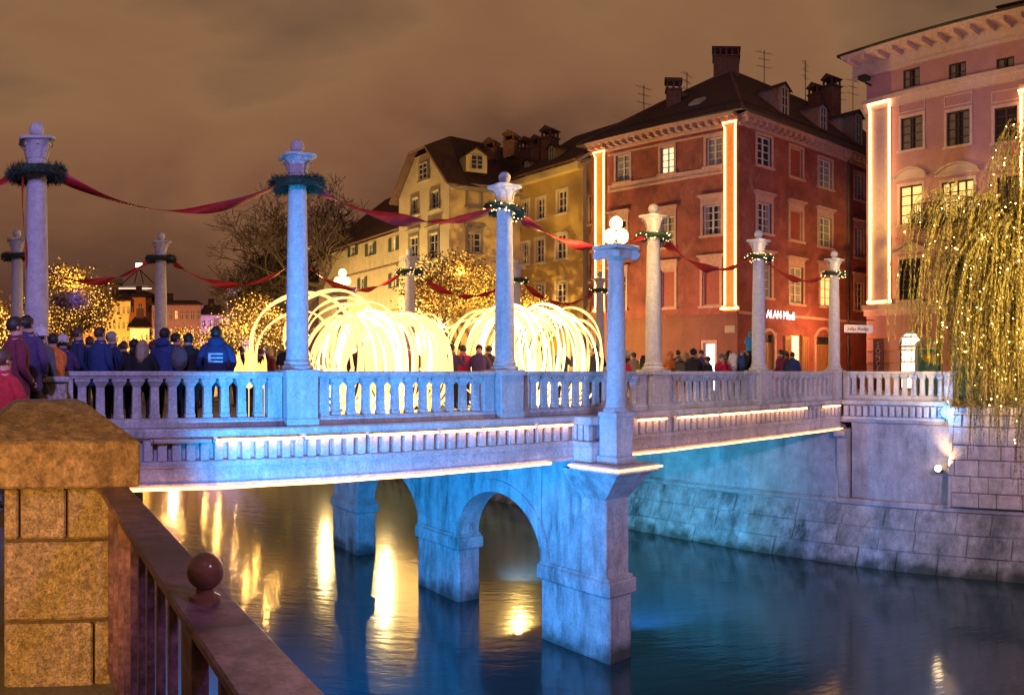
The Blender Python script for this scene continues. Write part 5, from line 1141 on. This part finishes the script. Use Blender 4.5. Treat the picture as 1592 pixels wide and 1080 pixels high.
def skel(arms='down', lean=0., hunch=0.):
    P = {'pelvis': ((0, 0, .95), (.15, .12)), 'waist': ((0, .0 + lean * .2, 1.10), (.155, .12)), 'chest': ((0, lean * .5, 1.32), (.175, .13)), 'collar': ((0, lean * .7, 1.43), (.10, .09)), 'neck': ((0, lean * .8 + .005, 1.50), (.058, .06)),
         'head': ((0, .01, 1.585), (.082, .092)), 'crown': ((0, .0, 1.68), (.083, .098))}
    E_ = [('pelvis', 'waist'), ('waist', 'chest'), ('chest', 'collar'), ('collar', 'neck'), ('neck', 'head'), ('head', 'crown')]
    for s, S_ in ((-1, 'L'), (1, 'R')):
        P['sh' + S_] = ((s * .185, lean * .6, 1.40), (.08, .085)); a = arms if arms != 'one' else ('up' if s > 0 else 'down')
        if a == 'down': el, wr, ha = (s * .25, -.02, 1.13), (s * .26, .06, .90), (s * .25, .08, .82)
        elif a == 'pocket': el, wr, ha = (s * .30, -.05, 1.14), (s * .22, .10, .98), (s * .17, .15, .95)
        elif a == 'up': el, wr, ha = (s * .26, .16, 1.18), (s * .12, .34, 1.42), (s * .08, .38, 1.50)
        else: el, wr, ha = (s * .29, .05, 1.14), (s * .10, .24, 1.20), (s * .04, .26, 1.22)
        P['el' + S_] = (el, .062); P['wrist' + S_] = (wr, .042); P['hand' + S_] = (ha, (.045, .028))
        P['hip' + S_] = ((s * .095, 0, .86), (.105, .105)); P['knee' + S_] = ((s * .11, .03, .49), (.068, .07)); P['ank' + S_] = ((s * .115, -.02, .10), (.046, .05)); P['toe' + S_] = ((s * .135, .15, .045), (.045, .04))
        E_ += [('collar', 'sh' + S_), ('sh' + S_, 'el' + S_), ('el' + S_, 'wrist' + S_), ('wrist' + S_, 'hand' + S_), ('pelvis', 'hip' + S_), ('hip' + S_, 'knee' + S_), ('knee' + S_, 'ank' + S_), ('ank' + S_, 'toe' + S_)]
    return {'pts': P, 'edges': E_, 'hip': .95}
BODIES = [body_mesh(skel(a)) for a in ('down', 'pocket', 'up', 'folded', 'one')]
def loft(rings, n=20):
    q = MB(); vs = []
    for (cx, cy, z, rx, ry) in rings: vs += [(cx + rx * cos(2 * PI * i / n), cy + ry * sin(2 * PI * i / n) * (1 if True else 1), z + .006 * sin(3 * 2 * PI * i / n)) for i in range(n)]
    fs = [(k * n + i, k * n + (i + 1) % n, (k + 1) * n + (i + 1) % n, (k + 1) * n + i) for k in range(len(rings) - 1) for i in range(n)]
    q.add(vs, fs); return q
JK = loft([(0, 0, .74, .215, .165), (0, 0, .80, .222, .17), (0, 0, 1.0, .20, .158), (0, 0, 1.15, .205, .16), (0, .0, 1.30, .225, .165), (0, 0, 1.40, .20, .145), (0, 0, 1.47, .105, .10), (0, 0, 1.53, .088, .085), (0, 0, 1.53, .07, .07)]).mesh('jacket', SHOE, smooth=60)
HOOD = MB().ball((0, -.10, 1.50), .12, 14, 8, sq=(1.15, .75, .75)).mesh('hood', SHOE, smooth=180)
def hair_mesh(long_):
    q = MB(); n, m = 18, 10; vs = []
    for j in range(m + 1):
        t = (PI * .74) * j / m
        for i in range(n):
            p = 2 * PI * i / n; back = .5 - .5 * sin(p); tt = t * (1.0 if back > .3 else .55); r = .099 * (1 + .05 * sin(7 * p + 3 * j) + random.uniform(-.045, .06))
            vs.append((r * sin(tt) * cos(p) * .93, r * 1.13 * sin(tt) * sin(p) - .008, 1.655 + r * 1.05 * cos(tt)))
    fs = [(j * n + i, (j + 1) * n + i, (j + 1) * n + (i + 1) % n, j * n + (i + 1) % n) for j in range(m) for i in range(n)]; q.add(vs, fs)
    if long_:
        for k in range(26):
            a = PI + PI * k / 25 ; x, y = .095 * cos(a), .105 * sin(a) - .01; q.tube([(x, y, 1.66), (x * 1.12, y * 1.12, 1.55), (x * 1.15, y * 1.25 - .01, 1.42), (x * 1.0 + .01 * sin(k), y * 1.2 - .02, 1.30 - .03 * sin(k * 2))], [.022, .026, .022, .006], 5)
    return q.mesh('hair', SHOE, smooth=180)
HAIR = hair_mesh(False); HAIRL = hair_mesh(True)
HAT = MB().lathe([(.112, 1.64), (.115, 1.68), (.108, 1.73), (.075, 1.775), (.02, 1.79)], 0, -.005, 18).ball((0, 0, 1.80), .028, 8, 6).mesh('knit_hat', SHOE, smooth=60)
CLOTH = {}
def cl(c, name):
    if name not in CLOTH: CLOTH[name] = mat('cloth_' + name, c, .9, var=.2, scale=12, bump=.4, bscale=60, dist=.004)
    return CLOTH[name]
C_ = {'navy': (.015, .03, .09), 'blue': (.02, .045, .15), 'black': (.012, .012, .014), 'grey': (.08, .08, .09), 'red': (.30, .012, .02), 'crimson': (.42, .01, .05), 'orange': (.55, .15, .03), 'green': (.16, .18, .04), 'brown': (.08, .045, .03), 'violet': (.06, .035, .10), 'white': (.5, .48, .46), 'teal': (.03, .10, .14), 'cyan': (.03, .22, .40), 'maroon': (.12, .015, .03), 'tan': (.3, .2, .12)}
H_ = {'dark': (.02, .014, .010), 'brown': (.06, .035, .02), 'blond': (.34, .26, .16), 'grey': (.25, .24, .23)}
def person(px, r, coat, label, face=None, pose=0, hair='dark', hat=None, h=1.75, trousers='black', longhair=False, z=-1.0, hood=False, lift=0., group=None, xy=None):
    p = at(px, r, z + lift) if xy is None else Vector((xy[0], xy[1], z + lift)); away = -th(px) if face is None else face
    t = thing('person', p, label, 'person', group, away); s = h / 1.78; t.scale = (s * 1.04, s * 1.04, s)
    cm = cl(C_[coat], coat)
    def child(n_, me, mats):
        o = bpy.data.objects.new(n_, me); COL.objects.link(o); o.parent = t
        for i, m_ in enumerate(mats):
            o.material_slots[i].link = 'OBJECT'; o.material_slots[i].material = m_
        return o
    child('body', BODIES[pose], [SK, cm, cl(C_[trousers], trousers), SHOE]); child('jacket', JK, [cm])
    if hood: child('hood', HOOD, [cm])
    if hat: child('knit_hat', HAT, [cl(C_[hat], hat)])
    child('hair', HAIRL if longhair else HAIR, [mat('hair_' + hair, H_[hair], .6, var=.2, bump=0)])
    return t
G1 = 'spectators on the bridge'
toR = lambda px, a: -th(px) + a         # a: turn to the left (+) or right (-) of looking straight away from the camera
person(4, 7.6, 'red', 'person in red coat at the extreme left edge behind the big stone pillar', toR(4, -.9), 3, 'brown', h=1.62, z=-1.38)
person(24, 9.3, 'maroon', 'dark haired person in dark red jacket looking right behind the pillar', toR(24, -1.2), 1, h=1.72, z=-1.05)
person(42, 10.6, 'violet', 'person in violet jacket standing before the left edge column', toR(42, -.6), 1, h=1.78)
person(64, 11.3, 'grey', 'person in grey coat with white knit hat at the foot of the left edge column', toR(64, -.8), 0, hat='white', h=1.66, z=-1.02)
person(82, 12.0, 'orange', 'child in orange jacket beside the left edge column', toR(82, .4), 4, h=1.60)
person(98, 13.4, 'violet', 'person in violet coat with white hat right of the orange child', toR(98, -.3), 3, hat='white', h=1.62)
person(122, 13.7, 'navy', 'slim man in navy coat in profile looking right at the left rail end', toR(122, -1.3), 1, 'brown', h=1.80)
person(140, 15.2, 'blue', 'person in blue jacket half hidden behind the broad blue jacket man', toR(140, -.4), 2, 'brown', h=1.70)
person(156, 13.5, 'blue', 'broad man in bright blue jacket leaning toward the right at the rail', toR(156, -.9), 1, 'brown', h=1.79)
person(174, 13.9, 'navy', 'man in navy jacket right behind the bright blue jacket', toR(174, -1.1), 3, 'grey', h=1.73)
person(192, 15.5, 'black', 'person in black coat further back left of the blond woman', toR(192, .3), 4, 'brown', h=1.62)
person(208, 13.6, 'black', 'person in black hooded coat bending left of the blond woman', toR(208, .5), 3, h=1.58, hood=True)
person(222, 13.4, 'black', 'blond long haired woman in black coat at the rail', toR(222, -.3), 3, 'blond', h=1.56, longhair=True)
person(239, 14.6, 'grey', 'person in grey jacket between the blond woman and the blue coats', toR(239, -.2), 3, 'brown', hat='maroon', h=1.56)
person(257, 13.5, 'blue', 'man in dark blue hooded jacket left of the backpack wearer', toR(257, -.6), 1, h=1.77, hood=True)
person(274, 14.6, 'maroon', 'person in maroon jacket behind the two men at the rail', toR(274, -1.2), 3, h=1.74)
bpn = person(293, 13.45, 'black', 'person in black jacket wearing a grey shoulder bag at the rail', toR(293, .2), 3, h=1.68)
jk = person(336, 13.35, 'navy', 'man in navy hooded jacket with pale bars on the back, nearest the fire', toR(336, .0), 1, h=1.79, hood=True)
# pale bars printed on the navy jacket back
q = MB(); w_ = .03
for (x0, x1, z0, z1) in ((-.13, .11, 1.27, 1.30), (-.13, -.09, 1.14, 1.27), (-.09, .11, 1.14, 1.17), (-.12, .11, 1.205, 1.235)):
    n = 6
    for k in range(n):
        xa, xb = x0 + (x1 - x0) * k / n, x0 + (x1 - x0) * (k + 1) / n; yf = lambda x: -.172 * math.sqrt(max(0, 1 - (x / .218) ** 2)) - .002
        q.face([(xa, yf(xa), z0), (xb, yf(xb), z0), (xb, yf(xb), z1), (xa, yf(xa), z1)])
o = bpy.data.objects.new('jacket_print', q.mesh('jacket_print', mat('pale_print', (.30, .38, .44), .8))); COL.objects.link(o); o.parent = jk
def bag(px, r, z, m, label, s=1.0, turn=0., name='backpack'):
    p = at(px, r, z); t = thing(name, p, label, 'backpack' if name == 'backpack' else 'bag', None, -th(px) + turn)
    q = MB(); q.ball((0, 0, .24 * s), .17 * s, 14, 10, sq=(.95, .6, 1.4)); o = bpy.data.objects.new('pouch', q.mesh('pouch', m, smooth=180)); COL.objects.link(o); o.parent = t
    q = MB(); q.ball((0, -.07 * s, .16 * s), .12 * s, 12, 8, sq=(.9, .5, .8)); o = bpy.data.objects.new('front_pocket', q.mesh('front_pocket', m, smooth=180)); COL.objects.link(o); o.parent = t
    for sg_ in (-1, 1): q = MB(); q.tube([(sg_ * .08 * s, .06, .42 * s), (sg_ * .10 * s, .14, .48 * s), (sg_ * .11 * s, .17, .40 * s)], .014, 5); o = bpy.data.objects.new('strap', q.mesh('strap', m)); COL.objects.link(o); o.parent = t
bag(279, 13.15, .0, cl(C_['grey'], 'grey'), 'grey cloth shoulder bag on the black jacket at the rail', .9, name='shoulder_bag')
# crowd right of the hoops
RCW = [(968, 24, 'crimson', 'red', 'person in crimson coat just right of the lamp column shaft', 1.5), (985, 26.5, 'tan', None, 'tan coated person between lamp column and yellow lit column', 1.66), (1000, 24.5, 'green', None, 'person in olive green coat left of the yellow lit column', 1.52), (976, 28, 'black', 'white', 'white hatted person in the back row left of the yellow lit column', 1.72),
       (1010, 28, 'maroon', None, 'maroon coated person hugging the left edge of the yellow column', 1.74), (1042, 25, 'orange', 'orange', 'person in orange hat and coat right of the yellow lit column', 1.62), (1054, 27, 'brown', None, 'brown coated person behind the orange hat', 1.75), (1066, 24, 'black', None, 'first of the black coated people right of the yellow column', 1.60),
       (1078, 23.2, 'black', 'black', 'black coated person with black hat left of the lit doorway', 1.66), (1090, 25.6, 'violet', None, 'violet coated person before the white lit doorway', 1.72), (1100, 22.6, 'black', None, 'black coated person against the white lit doorway', 1.45), (1122, 22.8, 'crimson', 'grey', 'child in crimson jacket with grey hat right of the doorway', 1.50),
       (1133, 26, 'navy', None, 'navy coated person behind the crimson jacket child', 1.72), (1144, 23.4, 'white', None, 'person in white jacket with dark hair left of the blue backpack', 1.58), (1156, 23.2, 'navy', 'navy', 'person in navy with a shiny blue backpack', 1.52), (1168, 23.0, 'black', None, 'tall adult in black carrying a child beside the column', 1.82),
       (1214, 27.5, 'maroon', None, 'tall person in maroon coat in front of the lit arched door', 1.78), (1222, 27.9, 'red', 'brown', 'red coated person partly behind the maroon coat', 1.70), (1232, 27.3, 'navy', None, 'person in navy jacket before the lit arched door', 1.70)]
for k, (px, r, c, hat, lab, h) in enumerate(RCW): person(px, r, c, lab, toR(px, [0, .6, -.5, 2.6, 1.0, -2.8][k % 6]), [1, 3, 0, 2][k % 4], ['dark', 'brown', 'dark', 'blond'][k % 4], hat, h, longhair=(k % 5 == 2))
person(1166, 22.7, 'cyan', 'small child in bright blue hat and coat carried above the crowd', toR(1166, .6), 3, hat='cyan', h=.95, lift=.95 + .25)
bag(1141, 23.05, .02, cl(C_['white'], 'white'), 'pale round backpack right of the crimson jacket', 1.1); bag(1156, 22.85, .0, cl(C_['blue'], 'blue'), 'shiny blue backpack beside the pale one', 1.15)
mp_ = at(1067, 22.2, ST + .02); mt_ = thing('speaker_box', mp_, 'black box monitor standing in front of the dark crowd', 'speaker')
q = MB(); q.bev(mp_.x - .3, mp_.x + .3, mp_.y - .2, mp_.y + .2, -.35, .25, .02); part('cabinet', q, SHOE, mt_)
q = MB(); q.tube([(mp_.x, mp_.y, -1), (mp_.x, mp_.y, -.35)], .03, 6); q.box(mp_.x - .25, mp_.x + .25, mp_.y - .25, mp_.y + .25, -1.0, -.97); part('stand', q, dark_iron, mt_)
q = MB(); q.lathe([(.2, 0), (.17, .02), (.05, .03)], n=14); o = part('grille', MB().box(mp_.x - .25, mp_.x + .25, mp_.y - .212, mp_.y - .2, -.3, .2), dark_iron, mt_)
# performers and back row on the far side
perf = [(450, 17.0, 'black', 'performer in black at the left rim of the left hoops'), (560, 18.3, 'black', 'performer in black inside the left hoop cluster'), (640, 18.6, 'brown', 'performer in brown at the right rim of the left hoops'), (702, 20.0, 'violet', 'violet coated spectator between the hoop clusters'),
        (720, 20.8, 'crimson', 'crimson coated spectator between the hoop clusters'), (745, 20.4, 'violet', 'spectator in violet behind the left side of the golden hoops'), (760, 21.2, 'black', 'black coated spectator left of the blue lit column'), (872, 21.0, 'black', 'dark performer seen through the middle of the golden hoops'), (926, 21.4, 'black', 'dark performer at the right end of the golden hoops'), (845, 22.5, 'brown', 'brown coated spectator behind the golden hoops')]
for k, (px, r, c, lab) in enumerate(perf): person(px, r, c, lab, toR(px, [0, 2.9, .5, -.7][k % 4]), [2, 1, 3, 4][k % 4], h=1.72, z=-1.0)
for k, (px, r, c) in enumerate([(395, 21.5, 'violet'), (405, 20.8, 'black'), (420, 21.8, 'maroon'), (360, 21.6, 'violet'), (375, 22, 'navy'), (318, 20.4, 'violet'), (305, 21.6, 'maroon'), (208, 20.6, 'violet'), (246, 20.9, 'crimson'), (188, 19.6, 'violet'), (108, 17.5, 'violet'), (170, 18.6, 'maroon'), (130, 18.4, 'navy'), (90, 16.4, 'navy'), (74, 15.2, 'black')]):
    lab = ['violet coated onlooker right of the flames in the back row', 'black coated onlooker behind the fire bowl right side', 'maroon coated onlooker at the left rim of the hoops', 'violet onlooker in the back row right of the barred jacket', 'navy onlooker directly behind the flames', 'violet onlooker behind the shoulder bag wearer', 'maroon onlooker behind the two rail men', 'violet onlooker in back of the blond woman', 'crimson onlooker beside the far column', 'violet onlooker behind the bright blue jacket', 'violet onlooker behind the white hat', 'maroon onlooker behind the broad blue man', 'navy onlooker behind the slim navy coat man', 'navy onlooker behind the orange child', 'black coated onlooker by the left edge column shaft'][k]
    person(px, r, c, lab, toR(px, [0, .8, -1.1, 2.7][k % 4]), [1, 3, 0][k % 3], ['dark', 'brown', 'blond'][k % 3], h=1.60 + .03 * (k % 5))
# violet tinsel cloud held over the crowd
p = at(105, 16.5, zof(466, 16.5)); V = []
for k in range(900):
    c = p + Vector((random.gauss(0, .17), random.gauss(0, .12), random.gauss(0, .09))); a = Vector((random.gauss(0, 1), random.gauss(0, 1), random.gauss(0, 1))).normalized() * .05; b_ = a.orthogonal().normalized() * .02; V.append([c - a, c - b_, c + a, c + b_])
tb = thing('balloon_bunch', p, 'violet and white foil bunch floating above the crowd by the golden tree', 'balloons')
quads('foil', np.array([[list(v) for v in f] for f in V]), mat('violet_foil', (.5, .35, .7), .3, .3), tb, 'stuff'); q = MB(); q.tube([p, p - Vector((.1, .1, 1.4))], .006, 4); part('string', q, white_trim, tb)

# ---------------------------------------------------------------- lamps on the right quay wall
bl = thing('blue_lamp', (22.45, 8.42, -1.25), 'bright blue spotlight fixed below the right end of the quay balustrade', 'spotlight')
q = MB(); q.bev(22.42, 22.62, 8.32, 8.52, -1.35, -1.15, .02); part('housing', q, dark_iron, bl); q = MB().ball((22.33, 8.42, -1.25), .19, 16, 10); part('lens', q, blue_e, bl, 180)
light('blue_glow', 'POINT', (22.0, 8.42, -1.25), 80, (.10, .35, 1), size=.05)
ws = thing('warm_spotlight', (22.4, 8.75, -3.0), 'small warm spotlight halfway up the quay wall beside the drain pipe', 'spotlight')
q = MB().ball((22.34, 8.72, -2.98), .10, 12, 8); part('lens', q, spot_e, ws, 180); q = MB(); q.bev(22.36, 22.6, 8.64, 8.82, -3.14, -3.04, .01); part('housing', q, dark_iron, ws)
light('warm_glow', 'SPOT', (22.18, 8.5, -2.95), 210, (1, .62, .30), (22.6, 8.25, -1.6), .04, 100, .8)
# street lamps added behind columns and hoops to light the house fronts
def added_street_lamp(x, y, label, e_, c=(1, .55, .14), h=4.2):
    t = thing('added_street_lamp', (x, y, ST), label, 'street lamp', 'added street lamps on the right bank')
    q = MB().lathe([(.12, ST), (.08, ST + .5), (.045, ST + .6), (.035, ST + h)], x, y, 10); part('post', q, dark_iron, t, 40); q = MB().ball((x, y, ST + h + .14), .14, 12, 8); part('globe', q, globe_e, t, 180)
    light('added_street_glow', 'POINT', (x, y, ST + h + .4), e_, c, size=.08)
added_street_lamp(24.6, 31.5, 'added street lamp at the foot of the ochre house behind the golden hoops', 5200, (1, .64, .16), h=2.6)
added_street_lamp(23.8, 44.5, 'added street lamp in front of the yellow house gable', 5600, (1, .68, .24), h=2.4)
added_street_lamp(24.2, 55.0, 'added street lamp in front of the long pale house', 3000, (1, .66, .24), h=2.4)
added_street_lamp(at(1301, 41.5).x, at(1301, 41.5).y, 'added street lamp in the side street between the red and pink houses', 650, (1, .38, .14), h=2.8)
added_street_lamp(27.3, 24.6, 'added street lamp before the red house behind the crowd', 420, (.9, .34, .48), h=2.2)
light('town_glow', 'POINT', at(190, 84, 1.2), 8000, (1, .50, .12), size=.3); light('town_glow', 'POINT', at(270, 92, 1.2), 6000, (1, .45, .2), size=.3)
light('town_glow', 'POINT', at(130, 76, 1.2), 5500, (1, .45, .1), size=.3)

# ---------------------------------------------------------------- left foreground: pillar and iron railing
pl_ = thing('stone_pillar', (.3, 4.5, -1.62), 'massive orange lit stone pillar with sloped cap stone in the left foreground', 'pillar')
rows = [(-.87, -.60, [(.01, .095), (.095, .34), (.34, .58)]), (-1.29, -.875, [(.01, .58)]), (-1.72, -1.295, [(.01, .48), (.48, .58)])]
q = MB(); q.box(.03, .565, 4.05, 5.0, -1.7, -.595); part('core', q, mat('mortar', (.12, .09, .06), .95), pl_)
def rough_block(x0, x1, y0, y1, z0, z1, parent, m, name='stone_block', j=.007, nn=9, amp=.006, b=.012, seed=0):
    """block with chamfered, slightly uneven faces"""
    mb = MB(); mb.bev(x0 + j, x1 - j, y0, y1, z0 + j, z1 - j, b); part(name, mb, m, parent)
for z0, z1, xs in rows:
    for (a, b_) in xs: rough_block(a, b_, 4.01 + random.uniform(-.01, .01), 4.9, z0, z1, pl_, pillar_m)
q = MB(); x0, x1, y0, y1 = -.16, .702, 3.90, 5.25; zb_, zt_, zr = -.588, -.350, -.172
q.bev(x0, x1, y0, y1, zb_, zt_, .012)
q.add([(x0 + .01, y0 + .01, zt_ - .002), (x1 - .01, y0 + .01, zt_ - .002), (x1 - .01, y1 - .01, zt_ - .002), (x0 + .01, y1 - .01, zt_ - .002), (x0 + .25, y0 + .5, zr), (x1 - .235, y0 + .5, zr), (x1 - .235, y1 - .4, zr), (x0 + .25, y1 - .4, zr)], [(0, 1, 5, 4), (1, 2, 6, 5), (2, 3, 7, 6), (3, 0, 4, 7), (4, 5, 6, 7)])
part('cap_stone', q, cap_m, pl_)
pb = thing('stone_parapet_block', (.6, 11.6, -1), 'small orange stone block at the left end of the bridge balustrade', 'stone block')
q = MB(); q.bev(.30, .93, 11.1, 12.2, -1.6, -.16, .015); part('block', q, pillar_m, pb); q = MB(); q.bev(.24, .97, 11.04, 12.22, -.16, -.075, .02); part('cap', q, stone, pb)
# abutment under the bridge end on the left bank
ab = MB(); ab.box(-.3, .61, 12.3, 24, WL - 1, -1.9); ab.box(-.4, .615, -40, 30, WL - 1, -1.66); tag(part('left_quay_wall', ab, quay_m), 'left bank quay wall below the iron railing', 'quay wall')
rl = thing('iron_railing', (.53, 2.5, -1.62), 'dark mauve iron railing with flat top rail running along the left bank', 'railing')
RZt = -.585
RX = lambda y: .497 + (y - 1.35) * .0275
TR = lambda x, y, z: (x + RX(y), y, z)
q = MB(); q.bev(-.078, .078, .35, 4.06, RZt - .028, RZt, .006, T=TR); part('top_rail', q, iron, rl)
q = MB(); q.bev(-.03, .03, .35, 4.0, -1.52, -1.48, .004, T=TR); part('bottom_rail', q, iron, rl)
barm = MB().bev(-.014, .014, -.014, .014, -.90, 0, .003).mesh('bar', iron)
y = 3.93
while y > .5:
    if abs(y - 1.93) > .13: put('bar', barm, Vector((RX(y) - .012, y, RZt - .026)) - Vector((.53, 2.5, -1.62)), rl)
    y -= .205
for yy in (1.93,):
    q = MB(); q.bev(RX(yy) - .045, RX(yy) + .0, yy - .05, yy + .05, -1.62, RZt - .027, .004); part('post', q, iron, rl)
q = MB(); q.lathe([(.042, RZt), (.040, RZt + .012), (.024, RZt + .02), (.022, RZt + .035)], .515, 1.93, 20); q.ball((.515, 1.93, RZt + .075), .0485, 32, 20); part('ball_finial', q, bronze, rl, 40)
